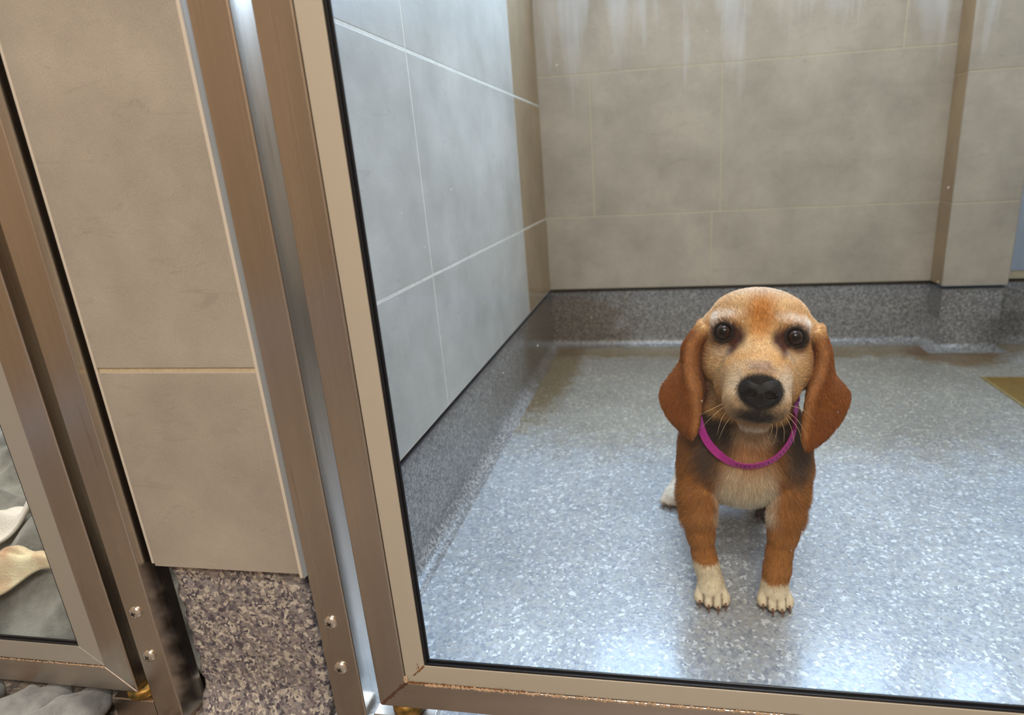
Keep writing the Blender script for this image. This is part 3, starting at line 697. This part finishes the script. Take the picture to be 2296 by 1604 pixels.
# body colours
paint(sm(Y, .345, .375)*sm(Z, .14, .17), (52, 40, 36))                       # dark saddle
paint(wblob(.0935, .24, .140, .034, .07, .042, .22), (240, 224, 198))         # chest bib
paint(wblob(.092, .24, .112, .034, .06, .016, .3), (238, 222, 196))
paint(wblob(.0925, .235, .168, .030, .05, .026, .4), (226, 200, 164))
paint(wblob(.0500, .262, .185, .019, .05, .035, .35), (98, 76, 62)); paint(wblob(.150, .262, .185, .019, .05, .036, .35), (96, 76, 62))
paint(wblob(.096, .262, .222, .064, .07, .030, .3), (56, 42, 36))            # dark neck
paint(wblob(.097, .235, .205, .020, .05, .026, .35), (196, 142, 96))          # tan throat
for LG, z0, cx in ((LL, .052, .05), (LR, .0335, .13)):
    near = (np.abs(X-cx) < .035) & (Y < .26)
    paint(near*sm(-(Z-z0+nz1*.002), -.002, .002), (222, 204, 172))
paint(((X < .095) & (Y > .38))*sm(-Z, -.045, -.035), (226, 208, 186)); paint(((X > .11) & (Y > .37))*sm(-Z, -.05, -.03), (60, 42, 36))
# toe clefts stained brown
for T in TL+TR:
    pass
for k0, TT in enumerate((TL, TR)):
    for A_, B_ in zip(TT[:-1], TT[1:]):
        mx = (A_[0][0]+B_[0][0])/2
        paint(((np.abs(X-mx) < .0012) & (Y < .210) & (Z < .019))*.55, (88, 52, 36))
    paint(((Y < .205) & (Z < .0075) & (np.abs(X-(.053 if k0 == 0 else .1285)) < .03))*.8, (70, 44, 34))
# head colours
head = ((u > -10.5) & (np.abs(s) < 13) & (a > -13) & (Z > .24))
hm = sm(u, -10.6, -9.6)*(Z > .235)*sm(a, -9.5, -6.5)
isear = np.zeros(nv)
from mathutils.kdtree import KDTree
eart = np.zeros(nv); earw = np.zeros(nv)
for E_ in (EARL, EARR):
    W_, tt, ww = ear_pts(E_); kd = KDTree(len(W_[::3]))
    for i, p in enumerate(W_[::3]): kd.insert(p, i)
    kd.balance(); t3, w3 = tt[::3], ww[::3]
    lo, hi = W_.min(0)-.006, W_.max(0)+.006
    for i in np.nonzero(((P > lo) & (P < hi)).all(1))[0]:
        _, j, dd = kd.find(P[i])
        if dd < .0052: isear[i] = 1; eart[i] = t3[j]; earw[i] = w3[j]
paint(hm, (207, 158, 100))
paint(hm*sm(np.abs(s)+nz1*.25, 4.6, 6.0)*sm(-u, .3, 2.2), (166, 98, 46))      # rusty cheeks
paint(hm*blob(-3.9, -3.8, -2.2, 1.9, 2.8, 3, .4), (214, 178, 130)); paint(hm*blob(4.0, -3.6, -2.2, 1.9, 2.8, 3, .4), (214, 178, 130))
paint(blob(0, -1.8, -1, 2.3, 2.0, 3, .4), (226, 190, 138))
paint(blob(-1.9, 3.6, -2.5, 1.5, 2.0, 4, .5)*.6, (226, 190, 140)); paint(blob(1.9, 3.6, -2.5, 1.5, 2.0, 4, .5)*.6, (226, 190, 140))
paint(blob(.0, 3.0, -2.0, 1.45, 2.1, 5, .6, .3)*.9, (196, 126, 52)); paint(blob(.05, .9, -1.0, .95, 1.8, 5, .6, .3)*.85, (196, 128, 56))   # crown spot
paint(blob(0, 6.0, -5, 4.0, 1.6, 5, .5)*.7, (214, 182, 146))
for sx in (-1, 1):
    ex = 3.9*sx
    paint(blob(ex*1.03, 1.85, -1.2, 1.35, .42, 3, .8, .6)*.55, (244, 232, 220))
    paint(blob(ex*.80, 2.3, -1.2, 1.0, .34, 3, .8, .6)*.55, (244, 232, 220))
    paint(blob(ex*1.30, 1.25, -1.6, .5, .8, 3, .4)*.8, (236, 220, 204))
    paint(blob(ex, 0, -1, 1.75, 1.65, 3, .25)*.75, (150, 100, 58))
    paint(blob(ex*.60, -.50, -.8, 1.05, 1.3, 3, .45)*1.0, (74, 32, 15))
    paint(blob(ex*.70, -1.75, -.6, .50, 1.1, 3, .45)*.95, (84, 38, 20))
    paint(blob(ex*1.0, -2.2, -1.2, 1.1, .8, 3, .45)*.5, (214, 190, 168))
    q = np.sqrt((s-ex*1.0)**2+(u-.03)**2)
    paint(((q < 1.5) & (a > -2.6) & (a < .6))*sm(-q, -1.48, -1.22), (26, 16, 12))
paint(blob(.35, -6.2, 2.2, 3.9, 3.2, 3.4, .3)*sm(a, -.6, .8), (218, 192, 158))   # muzzle
paint(blob(-1.8, -5.2, 2.5, 1.1, 1.6, 2, .4)*.7, (222, 200, 170)); paint(blob(2.9, -5.2, 2.5, .9, 1.6, 2, .4)*.8, (232, 214, 192))
paint(blob(.5, -3.55, 3.0, 1.35, .85, 2.5, .35)*.9, (150, 118, 98))
paint(blob(.50, -8.6, 3.8, 2.5, 1.15, 3.0, .45)*(1.05+.2*nz2), (42, 33, 30))
paint(blob(-2.0, -7.6, 3.0, 1.2, .9, 2.2, .5)*(.35+.35*nz2), (90, 70, 60)); paint(blob(2.9, -7.6, 3.0, .9, .9, 2.2, .5)*(.35+.35*nz2), (90, 70, 60))
q = np.sqrt(((s-.62)/2.5)**2+((u+5.95)/2.05)**2); paint(sm(-q, -1.05, -.9)*sm(a, 2.6, 3.4), (22, 17, 16))
paint(blob(.3, -10.25, .6, 2.0, .7, 2.0, .3), (232, 214, 192))
paint(blob(.2, -11.3, -2.5, 1.9, 1.3, 3.0, .4), (214, 182, 148))
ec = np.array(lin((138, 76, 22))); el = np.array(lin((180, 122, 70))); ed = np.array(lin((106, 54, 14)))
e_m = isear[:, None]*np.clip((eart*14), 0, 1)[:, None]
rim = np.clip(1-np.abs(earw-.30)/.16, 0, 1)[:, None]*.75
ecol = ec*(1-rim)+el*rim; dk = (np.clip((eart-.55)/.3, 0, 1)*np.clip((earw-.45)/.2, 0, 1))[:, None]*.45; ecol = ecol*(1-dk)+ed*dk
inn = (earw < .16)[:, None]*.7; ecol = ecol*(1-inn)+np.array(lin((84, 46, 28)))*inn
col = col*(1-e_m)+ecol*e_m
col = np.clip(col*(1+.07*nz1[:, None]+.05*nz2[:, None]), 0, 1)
ca = me.color_attributes.new('coat', 'FLOAT_COLOR', 'POINT')
ca.data.foreach_set('color', np.concatenate([col, np.ones((nv, 1))], 1).astype(np.float32).ravel())
m, nt, b = new_mat('dog_coat'); at_ = N(nt, 'ShaderNodeAttribute', attribute_name='coat'); lk(nt, at_.outputs[0], b.inputs['Base Color'])
b.inputs['Roughness'].default_value = .75; b.inputs['Specular IOR Level'].default_value = .25
fn = N(nt, 'ShaderNodeTexNoise', i_Scale=1.0, i_Detail=3.0); lk(nt, coords(nt, (900, 900, 260)), fn.inputs[0]); bump(nt, b, fn.outputs[0], .4, .0006)
dog = link('dog', me, m)
tag(dog, 'tan and white beagle with long brown ears standing on the flake floor looking up', 'dog')

# ---- fur strands
me.calc_loop_triangles(); nt_ = len(me.loop_triangles); tri = np.empty(nt_*3, np.int32); me.loop_triangles.foreach_get('vertices', tri); tri = tri.reshape(-1, 3)
A_, B_, C_ = P[tri[:, 0]], P[tri[:, 1]], P[tri[:, 2]]; ar = np.linalg.norm(np.cross(B_-A_, C_-A_), axis=1)/2; cen = (A_+B_+C_)/3
cl = (cen-Hc) @ Bs.T*100
isH = (cl[:, 1] > -10) & (cen[:, 2] > .235) & (cl[:, 2] > -9)
dens = np.where(isH, 3.2, 1.5); dens = np.where(cen[:, 1] > .34, .35, dens); dens = np.where((cen[:, 2] < .1) & (cen[:, 1] < .3), 1.9, dens)
ntri = (A_-A_)  # placeholder for shape
# no strands on eye rims, nose leather or soles
ban = np.zeros(nt_, bool)
for e in EYES: ban |= (np.hypot(cl[:, 0]-e[0], cl[:, 1]-e[1]) < 1.18) & (cl[:, 2] > -2.8) & (cl[:, 2] < 1)
ban |= (np.hypot((cl[:, 0]-.62)/2.25, (cl[:, 1]+5.95)/1.85) < 1) & (cl[:, 2] > 3.0)
ban |= cen[:, 2] < .004
dens[ban] = 0
NS = 170000
pr_ = ar*dens; pr_ /= pr_.sum(); pick = rng.choice(nt_, NS, p=pr_)
r1 = np.sqrt(rng.random(NS)); r2 = rng.random(NS); w0, w1, w2 = 1-r1, r1*(1-r2), r1*r2
T_ = tri[pick]; root = P[T_[:, 0]]*w0[:, None]+P[T_[:, 1]]*w1[:, None]+P[T_[:, 2]]*w2[:, None]
nn = NRM[T_[:, 0]]*w0[:, None]+NRM[T_[:, 1]]*w1[:, None]+NRM[T_[:, 2]]*w2[:, None]; nn /= np.linalg.norm(nn, axis=1)[:, None]+1e-9
cc = col[T_[:, 0]]*w0[:, None]+col[T_[:, 1]]*w1[:, None]+col[T_[:, 2]]*w2[:, None]
ear_ = isear[T_[:, 0]]
hl = (root-Hc) @ Bs.T*100
flow = np.tile(np.array((0., .35, -1.)), (NS, 1))
fh = (root-Hp(.5, -4.8, 3.0)); fh /= np.linalg.norm(fh, axis=1)[:, None]
hmask = ((hl[:, 1] > -9.5) & (root[:, 2] > .24) & (hl[:, 2] > -9) & (ear_ < .5))[:, None]
flow = np.where(hmask, fh, flow)
ef = -Uv*1.0+Sv*0.0; flow = np.where((ear_ > .5)[:, None], np.tile(ef, (NS, 1))+np.sign(hl[:, 0:1])*Sv*.35*np.clip((hl[:, 1:2]+9)/6, -1.2, 1), flow)
ch = ((root[:, 2] < .25) & (root[:, 2] > .10) & (root[:, 1] < .30))[:, None]
flow = np.where(ch & ~hmask & (ear_ < .5)[:, None], flow+np.stack([(root[:, 0]-.095)*9, np.zeros(NS), np.zeros(NS)], -1), flow)
flow = flow+np.stack([vnoise(root, 90, k)*.35 for k in (11, 12, 13)], -1)+rng.normal(size=(NS, 3))*.16
flow -= nn*(flow*nn).sum(1)[:, None]; flow /= np.linalg.norm(flow, axis=1)[:, None]+1e-9
length = np.where(hmask[:, 0], .0048, .0062); length = np.where(ear_ > .5, .0042, length)
length = np.where((hl[:, 2] > .5) & hmask[:, 0], .0032, length)
length = np.where(ch[:, 0] & ~hmask[:, 0] & (ear_ < .5), .0105, length); length = np.where(root[:, 2] < .10, .0045, length); length = np.where(root[:, 2] < .03, .0025, length)
length = length*rng.uniform(.65, 1.25, NS)
lift = np.where(ch[:, 0], .36, .34)+rng.uniform(-.08, .12, NS)
K = 5; pts = np.empty((NS, K, 3))
for k in range(K):
    t = k/(K-1)
    pts[:, k] = root-nn*.0004+nn*(length*lift*(t*(1.25-.45*t)))[:, None]+flow*(length*(t*.65+.35*t*t))[:, None]
pts[:, :, 2] = np.maximum(pts[:, :, 2], .0006)
hc = bpy.data.hair_curves.new('fur'); hc.add_curves([K]*NS)
hc.attributes['position'].data.foreach_set('vector', pts.astype(np.float32).ravel())
ra = hc.attributes.get('radius') or hc.attributes.new('radius', 'FLOAT', 'POINT')
rr = np.tile(np.array([.00015, .00015, .00013, .00009, .00003]), (NS, 1))*np.where(root[:, 1] > .34, 1.8, 1)[:, None]
ra.data.foreach_set('value', rr.astype(np.float32).ravel())
cc = np.clip(cc*(rng.uniform(.62, 1.38, NS)*(1+.16*vnoise(root, 1500, 31)))[:, None], 0, 1)
fa = hc.attributes.new('coat', 'FLOAT_COLOR', 'CURVE')
fa.data.foreach_set('color', np.concatenate([cc, np.ones((NS, 1))], 1).astype(np.float32).ravel())
m, nt, b = new_mat('fur_strands'); at_ = N(nt, 'ShaderNodeAttribute', attribute_name='coat'); lk(nt, at_.outputs[0], b.inputs['Base Color'])
b.inputs['Roughness'].default_value = .5; b.inputs['Specular IOR Level'].default_value = .35
hc.materials.append(m); fo = bpy.data.objects.new('fur', hc); C.objects.link(fo); fo.parent = dog

# ---- eyes
def mat_eye():
    m, nt, b = new_mat('eye_wet')
    tc = N(nt, 'ShaderNodeTexCoord'); sp = N(nt, 'ShaderNodeSeparateXYZ'); lk(nt, tc.outputs['Object'], sp.inputs[0])
    v = N(nt, 'ShaderNodeCombineXYZ'); lk(nt, sp.outputs[0], v.inputs[0]); lk(nt, sp.outputs[1], v.inputs[1])
    ln = N(nt, 'ShaderNodeVectorMath', operation='LENGTH'); lk(nt, v.outputs[0], ln.inputs[0])
    sc = N(nt, 'ShaderNodeMath', operation='MULTIPLY'); lk(nt, ln.outputs['Value'], sc.inputs[0]); sc.inputs[1].default_value = 88
    r = ramp(nt, [(0, (.004, .003, .003)), (.36, (.006, .004, .003)), (.46, lin((52, 30, 18))), (.70, lin((40, 23, 15))), (.76, lin((12, 7, 6))), (.86, lin((20, 12, 10))), (.92, lin((150, 128, 118))), (1, lin((120, 92, 84)))])
    lk(nt, sc.outputs[0], r.inputs[0]); lk(nt, r.outputs[0], b.inputs['Base Color'])
    b.inputs['Roughness'].default_value = .04; b.inputs['Specular IOR Level'].default_value = .42; b.inputs['IOR'].default_value = 1.376
    return m
M_eye = mat_eye()
for e in EYES:
    sgn = -1 if e[0] < 0 else 1
    bm = bmesh.new(); bmesh.ops.create_uvsphere(bm, u_segments=48, v_segments=32, radius=.0114)
    for v in bm.verts:
        if v.co.z > .0082: v.co.z += (v.co.z-.0082)*.3        # cornea bulge
    o = obj('eye', bm, M_eye, dog, smooth=True)
    zax = Vector(Av+Sv*.10*sgn+Uv*.02).normalized(); xax = Vector(Sv); yax = zax.cross(xax).normalized(); xax = yax.cross(zax)
    Mx = Matrix.Identity(4)
    for i in range(3): Mx[i][0], Mx[i][1], Mx[i][2] = xax[i], yax[i], zax[i]
    Mx.translation = Vector(Hp(e[0], e[1], e[2]+.10)); o.matrix_world = Mx
    o['label'] = 'glossy dark brown eye'

# ---- nose leather
nf = Field(axis([(Hp(.6, -5.9, 4.4)[0]-.034, Hp(.6, -5.9, 4.4)[0]+.034, .0008)]), axis([(Hp(.6, -5.9, 4.4)[1]-.030, Hp(.6, -5.9, 4.4)[1]+.030, .0008)]), axis([(Hp(.6, -5.9, 4.4)[2]-.030, Hp(.6, -5.9, 4.4)[2]+.030, .0008)]))
def NE(s, u, a, rs, ru, ra, k=.004, cut=False): nf.ell(Hp(s, u, a), (rs*.01, ru*.01, ra*.01), k, Bs, cut)
NE(.62, -5.15, 3.9, 2.0, 1.15, 1.35, .006)
NE(-.30, -5.95, 4.1, 1.20, 1.20, 1.15, .006); NE(1.55, -5.95, 4.1, 1.20, 1.20, 1.15, .006)
NE(.63, -6.5, 4.2, 1.15, 1.25, 1.0, .006)
NE(-.30, -6.20, 5.2, .50, .42, .80, .0015, True); NE(1.60, -6.20, 5.2, .50, .42, .80, .0015, True)
NE(-.95, -6.35, 4.95, .42, .16, .5, .002, True); NE(2.2, -6.35, 4.95, .42, .16, .5, .002, True)
nf.cap(Hp(.63, -6.3, 5.35), Hp(.63, -7.9, 5.0), .0006, .0007, .0015, cut=True)
Vn, Fn = nf.mesh(); men = mesh_from('nose', Vn, Fn)
m, nt, b = new_mat('nose_leather'); b.inputs['Base Color'].default_value = (.006, .005, .0055, 1); b.inputs['Roughness'].default_value = .33; b.inputs['Specular IOR Level'].default_value = .28
vn = N(nt, 'ShaderNodeTexVoronoi', i_Scale=1300.0); lk(nt, coords(nt), vn.inputs['Vector']); bump(nt, b, vn.outputs[0], .5, .0005)
nose = link('nose', men, m, dog); nose['label'] = 'shiny black nose'
cn = Vector(np.mean(Vn, 0)); pass
if sum((Vector(p.center)-cn).dot(p.normal) for p in list(men.polygons)[::50]) < 0: men.flip_normals()

# ---- whiskers, claws
def tube(bm, pts, r0, r1, n=6):
    prev = None; P_ = [Vector(p) for p in pts]
    for i, p in enumerate(P_):
        d = (P_[min(i+1, len(P_)-1)]-P_[max(i-1, 0)]).normalized(); x_ = d.orthogonal().normalized(); y_ = d.cross(x_)
        rr_ = r0+(r1-r0)*i/(len(P_)-1)
        ring = [bm.verts.new(p+x_*rr_*math.cos(2*math.pi*k/n)+y_*rr_*math.sin(2*math.pi*k/n)) for k in range(n)]
        if prev:
            for k in range(n): bm.faces.new((prev[k], prev[(k+1) % n], ring[(k+1) % n], ring[k]))
        else: bm.faces.new(ring)
        prev = ring
    bm.faces.new(prev)
WH = [((3.3, -7.2, 2.4), (5.2, -7.6, 2.6), (6.6, -8.9, 2.2)), ((-2.8, -8.0, 2.4), (-4.2, -9.4, 2.6), (-5.3, -10.9, 2.4)), ((-2.6, -8.3, 2.4), (-3.2, -9.7, 2.8), (-3.5, -11.4, 2.8)), ((-1.9, -8.8, 2.4), (-2.7, -10.1, 2.8), (-3.3, -11.9, 2.6)),
      ((3.2, -8.2, 2.2), (4.1, -9.6, 2.6), (4.6, -11.4, 2.6)), ((2.8, -8.6, 2.2), (3.4, -9.9, 2.6), (3.5, -11.3, 2.6)), ((2.4, -8.8, 2.2), (2.7, -10, 2.6), (2.5, -11.6, 2.6)), ((3.4, -7.8, 2.2), (4.8, -8.9, 2.4), (5.9, -10.6, 2.2)),
      ((-3.0, 3.0, -1.3), (-3.6, 4.0, .3), (-4.6, 4.9, .8)), ((3.6, -8.3, 1.9), (4.9, -9.8, 2.2), (5.3, -11.2, 2.0)), ((-2.9, -7.7, 2.2), (-4.3, -8.6, 2.6), (-5.6, -9.4, 2.6)), ((2.0, -8.9, 2.4), (2.2, -10, 2.8), (1.9, -11.2, 2.8))]
M_whisk = mat_plain('whisker', lin((206, 176, 128)), .4)
for wk in WH:
    bm = bmesh.new(); q = cr_interp([Hp(*p) for p in wk], 12); tube(bm, q, .00028, .00008); obj('whisker', bm, M_whisk, dog, smooth=True)
M_claw = mat_plain('claw', lin((122, 80, 56)), .35)
def claw(p, d, ln=.0095, r=.0021):
    p = Vector(p); d = Vector(d).normalized(); bm = bmesh.new()
    q = [p+d*ln*t+Vector((0, 0, -.0042*t*t)) for t in (0, .25, .5, .75, 1)]
    for v in q: v.z = max(v.z, .0012)
    tube(bm, q, r, .0006, 8); obj('claw', bm, M_claw, dog, smooth=True)
for T in TL+TR:
    claw((T[0][0], T[0][1]-.0050, T[0][2]-.0005), ((T[0][0]-T[1][0])*.5, -1, -.35))
for px_, yh in ((.008, .435), (.1515, .405)):
    for k in range(4): claw((px_-.0150+k*.0100, yh-.0155+(k in (0, 3))*.004, .0085), (0, -1, -.3), .008, .0018)

# ---- collar: flat band lying loosely round the base of the neck
FP = [(.0480, .305, .2500), (.0400, .286, .2360), (.0400, .265, .2170), (.0485, .246, .2015), (.0632, .226, .1935), (.0789, .2130, .1900), (.0986, .2100, .1900), (.1200, .2180, .1940), (.1375, .234, .2025), (.1500, .254, .2150), (.1520, .282, .2330), (.1500, .306, .2520), (.1600, .330, .2700), (.1300, .356, .2850), (.0990, .362, .2890), (.0650, .354, .2840), (.0420, .330, .2690)]
Pc = np.array(FP); n = len(Pc); ext = np.concatenate([Pc[-2:], Pc, Pc[:3]]); pts_c = []
for i in range(n):
    p0_, p1_, p2_, p3_ = ext[i+1], ext[i+2], ext[i+3], ext[i+4]
    for f in np.linspace(0, 1, 9)[:-1]:
        pts_c.append(.5*((2*p1_)+(-p0_+p2_)*f+(2*p0_-5*p1_+4*p2_-p3_)*f*f+(-p0_+3*p1_-3*p2_+p3_)*f**3))
def fval(p):
    i = [min(max(int(np.searchsorted(ax_, v)), 1), len(ax_)-1) for ax_, v in zip((fld.x, fld.y, fld.z), p)]
    return float(fld.D[i[0], i[1], i[2]]) if True else 0
ax0 = np.array((.097, .300, .235)); camp = np.array((0, -.44, .535)); res = []
for p in pts_c:
    p = np.array(p)
    dirn = (camp-p) if 12 < len(res) < 80 else (p-ax0)*np.array((1, 1, .2)); dirn = dirn/np.linalg.norm(dirn)
    ii = len(res)
    for _ in range(60):
        if fval(p) > .0042: break
        p = p+dirn*.001
    res.append(p)
res = np.array(res)
for _ in range(10): res = (np.roll(res, 1, 0)+2*res+np.roll(res, -1, 0))/4
pts_c = [Vector(p) for p in res]; cc_ = sum(pts_c, Vector())/len(pts_c); m_ = len(pts_c)
bm = bmesh.new(); rings = []; FR = []
for i, p in enumerate(pts_c):
    d = (pts_c[(i+1) % m_]-pts_c[i-1]).normalized(); out = (p-cc_); out -= d*out.dot(d)
    t = i/m_; 
    neck = Vector((-.0, -.30, .95))
    wdir = (neck-d*neck.dot(d)).normalized(); od = d.cross(wdir).normalized()
    if od.dot(out) < 0: od = -od
    # the band rolls: broadside on the viewer's left, nearly edge-on at the bottom and right
    cph = float(np.interp(i, [0, 30, 41, 60, 88, 100, 136], [.9, .95, .55, .50, .45, .9, .9])); g_ = (Vector((0, -.44, .535))-p).normalized()
    e1 = d.cross(g_).normalized(); e2 = (g_-d*g_.dot(d)).normalized()
    if e1.dot(wdir) < 0: e1 = -e1
    wd = (e1*cph+e2*math.sqrt(1-cph*cph)).normalized() if 4 < i < 94 else wdir
    o2 = d.cross(wd).normalized()
    if o2.dot(out) < 0: o2 = -o2
    FR.append((wd, o2))
    hw = .0048; th_ = .0006
    rings.append([bm.verts.new(p+wd*a_*hw+o2*b_*th_) for a_, b_ in ((-1, -1), (1, -1), (1, 1), (-1, 1))])
for i in range(m_):
    a_, b_ = rings[i], rings[(i+1) % m_]
    for k in range(4): bm.faces.new((a_[k], a_[(k+1) % 4], b_[(k+1) % 4], b_[k]))
m, nt, b = new_mat('magenta_nylon'); b.inputs['Base Color'].default_value = (*lin((176, 40, 132)), 1); b.inputs['Roughness'].default_value = .5
croot = empty('collar', tuple(cc_)); tag(croot, 'thin magenta nylon slip collar hanging round the beagle\'s neck', 'collar')
part('band', bm, m, croot, smooth=False)
# row of small dark marks woven into the front of the band
bm = bmesh.new(); r_ = random.Random(3)
for i in range(40, 72):
    if i % 2: continue
    p = pts_c[i]; d = (pts_c[(i+1) % m_]-pts_c[i-1]).normalized(); wd, o2 = FR[i]
    c0 = p+o2*.00075; w_, h_ = .0008, r_.uniform(.0009, .0018)
    q = [bm.verts.new(c0+d*w_*a_+wd*h_*b_) for a_, b_ in ((-1, -1), (1, -1), (1, 1), (-1, 1))]; bm.faces.new(q)
part('printed_marks', bm, mat_plain('collar_print', lin((70, 14, 60)), .6), croot)
# ------------------------------------------------------------------ bedding in the next kennel
def mat_fleece(name, c1, c2, scale=14.0):
    m, nt, b = new_mat(name)
    n = N(nt, 'ShaderNodeTexNoise', i_Scale=scale, i_Detail=5.0, i_Roughness=.6); lk(nt, coords(nt), n.inputs[0])
    r = ramp(nt, [(.36, c1), (.64, c2)]); lk(nt, n.outputs[0], r.inputs[0]); lk(nt, r.outputs[0], b.inputs['Base Color'])
    b.inputs['Roughness'].default_value = .9; b.inputs['Sheen Weight'].default_value = .5
    n2 = N(nt, 'ShaderNodeTexNoise', i_Scale=420.0, i_Detail=3.0); lk(nt, coords(nt), n2.inputs[0]); bump(nt, b, n2.outputs[0], .6, .0015)
    return m
M_fl = mat_fleece('grey_fleece', lin((88, 90, 86)), lin((150, 152, 144)))
def sheet(name, x0, x1, y0, y1, hf, mat, nx=120, ny=110, th=.006, label=None, cat=None, group=None):
    bm = bmesh.new(); g = []
    for j in range(ny+1):
        rw = []
        for i in range(nx+1):
            x = x0+(x1-x0)*i/nx; y = y0+(y1-y0)*j/ny; rw.append(bm.verts.new((x, y, hf(x, y))))
        g.append(rw)
    for j in range(ny):
        for i in range(nx): bm.faces.new((g[j][i], g[j][i+1], g[j+1][i+1], g[j+1][i]))
    o = obj(name, bm, mat, smooth=True); sd = o.modifiers.new('thick', 'SOLIDIFY'); sd.thickness = th; sd.offset = -1
    return tag(o, label, cat, group)
def folds(x, y):
    # long soft creases running obliquely, sharper on one side
    a = .5+.5*math.sin(x*17+y*31+1.6*math.sin(x*9-y*7)+.6*math.sin(y*26))
    b_ = .5+.5*math.sin(x*-23+y*44+1.9*math.sin(x*13+y*5)+2)
    c_ = .5+.5*math.sin(x*47+y*61+2.2*math.sin(y*23))
    return .036*a**2.2+.026*b_**2.4+.013*c_**1.5+.005*math.sin(x*83-y*120+2*math.sin(y*37))
def hb(x, y):
    rise = min(1, max(0, (y-.022)/.10)); rise = rise*rise*(3-2*rise)
    ed = min(1, max(0, (-.535-x)/.04))
    return .009+rise*ed*(.045+.10*min(1, max(0, (y-.05)/.45)))+folds(x, y)*rise*max(ed, .15)
sheet('blanket', -1.45, -.526, .038, 1.15, hb, M_fl, 190, 200, .006, 'crumpled grey fleece blanket heaped behind the left door\'s glass', 'blanket')
def hz(off, amp=.004):
    return lambda x, y: hb(x, y)+off+amp*math.sin(x*60+y*40)
M_wt = mat_fleece('white_towel', lin((225, 222, 212)), lin((244, 242, 234)), 5)
M_pe = mat_fleece('peach_cloth', lin((214, 176, 140)), lin((246, 238, 200)), 26)
def strip(name, cx, cy, ang, ln, wd, mat, label, cat, off=.013, bend=.0):
    bm = bmesh.new(); g = []; nx, ny = 70, 24
    for j in range(ny+1):
        rw = []
        for i in range(nx+1):
            a_ = (i/nx-.5)*ln; v = j/ny-.5; b_ = v*wd*(1+.10*math.sin(a_*21+1)+.04*math.sin(a_*57))+bend*math.sin(a_*9)+.006*math.sin(a_*34+v*2)
            x = cx+a_*math.cos(ang)-b_*math.sin(ang); y = cy+a_*math.sin(ang)+b_*math.cos(ang)
            z = hb(x, y)+off+.002+.010*max(0, 1-(2*abs(v))**2.5)+.003*math.sin(a_*70+v*11)
            rw.append(bm.verts.new((x, y, z)))
        g.append(rw)
    for j in range(ny):
        for i in range(nx): bm.faces.new((g[j][i], g[j][i+1], g[j+1][i+1], g[j+1][i]))
    o = obj(name, bm, mat, smooth=True); sd = o.modifiers.new('thick', 'SOLIDIFY'); sd.thickness = .004; sd.offset = -1
    return tag(o, label, cat)
strip('towel', -.885, .135, R(3), .34, .026, M_wt, 'white towel strip lying across the grey blanket behind the left door', 'towel')
strip('patterned_cloth', -.83, .082, R(4), .24, .011, M_pe, 'peach and cream cloth lying in front of the white towel', 'cloth', .014)
# lumps of the same bedding squeezed out under the left door
def roll(path, rad, label):
    bm = bmesh.new(); q = cr_interp(path, 46); prev = None; n = 28
    for i, p in enumerate(q):
        p = Vector(p); d = Vector(q[min(i+1, 45)]-q[max(i-1, 0)]).normalized(); x_ = Vector((0, 0, 1)); x_ = (x_-d*x_.dot(d)).normalized(); y_ = d.cross(x_)
        t = i/45; env = math.sin(math.pi*min(1, max(0, t*1.0)))**.35 if 0 < t < 1 else .02
        ring = []
        for k in range(n):
            th = 2*math.pi*k/n; r_ = rad*env*(1+.15*math.sin(2*th+t*7)+.06*math.sin(5*th-t*11)+.03*math.sin(t*31+th*2))
            v = p+x_*r_*math.cos(th)*.85+y_*r_*math.sin(th); v.z = max(v.z, -.0292); ring.append(bm.verts.new(v))
        if prev:
            for k in range(n): bm.faces.new((prev[k], prev[(k+1) % n], ring[(k+1) % n], ring[k]))
        else: bm.faces.new(ring)
        prev = ring
    bm.faces.new(prev); o = obj('blanket_fold', bm, M_fl2, smooth=True)
    return tag(o, label, 'blanket')
M_fl2 = mat_fleece('dark_fleece', lin((100, 102, 102)), lin((160, 162, 160)), 20)
roll([(-.735, -.060, -.012), (-.712, -.030, -.006), (-.690, -.006, -.008), (-.700, .020, -.014)], .0215, 'grey fleece fold poking out under the left door, nearest the left corner of the photo')
roll([(-.672, -.070, -.014), (-.655, -.040, -.008), (-.640, -.008, -.010), (-.648, .020, -.016)], .0235, 'broad grey fleece fold poking out under the left door, second from the floor bracket')
roll([(-.640, -.075, -.016), (-.622, -.048, -.014), (-.614, -.018, -.016)], .0120, 'thin grey fleece fold lying against the floor bracket')
roll([(-.82, -.05, -.012), (-.785, -.02, -.010), (-.765, .01, -.014)], .020, 'grey fleece fold under the left door, furthest from its hinge post')
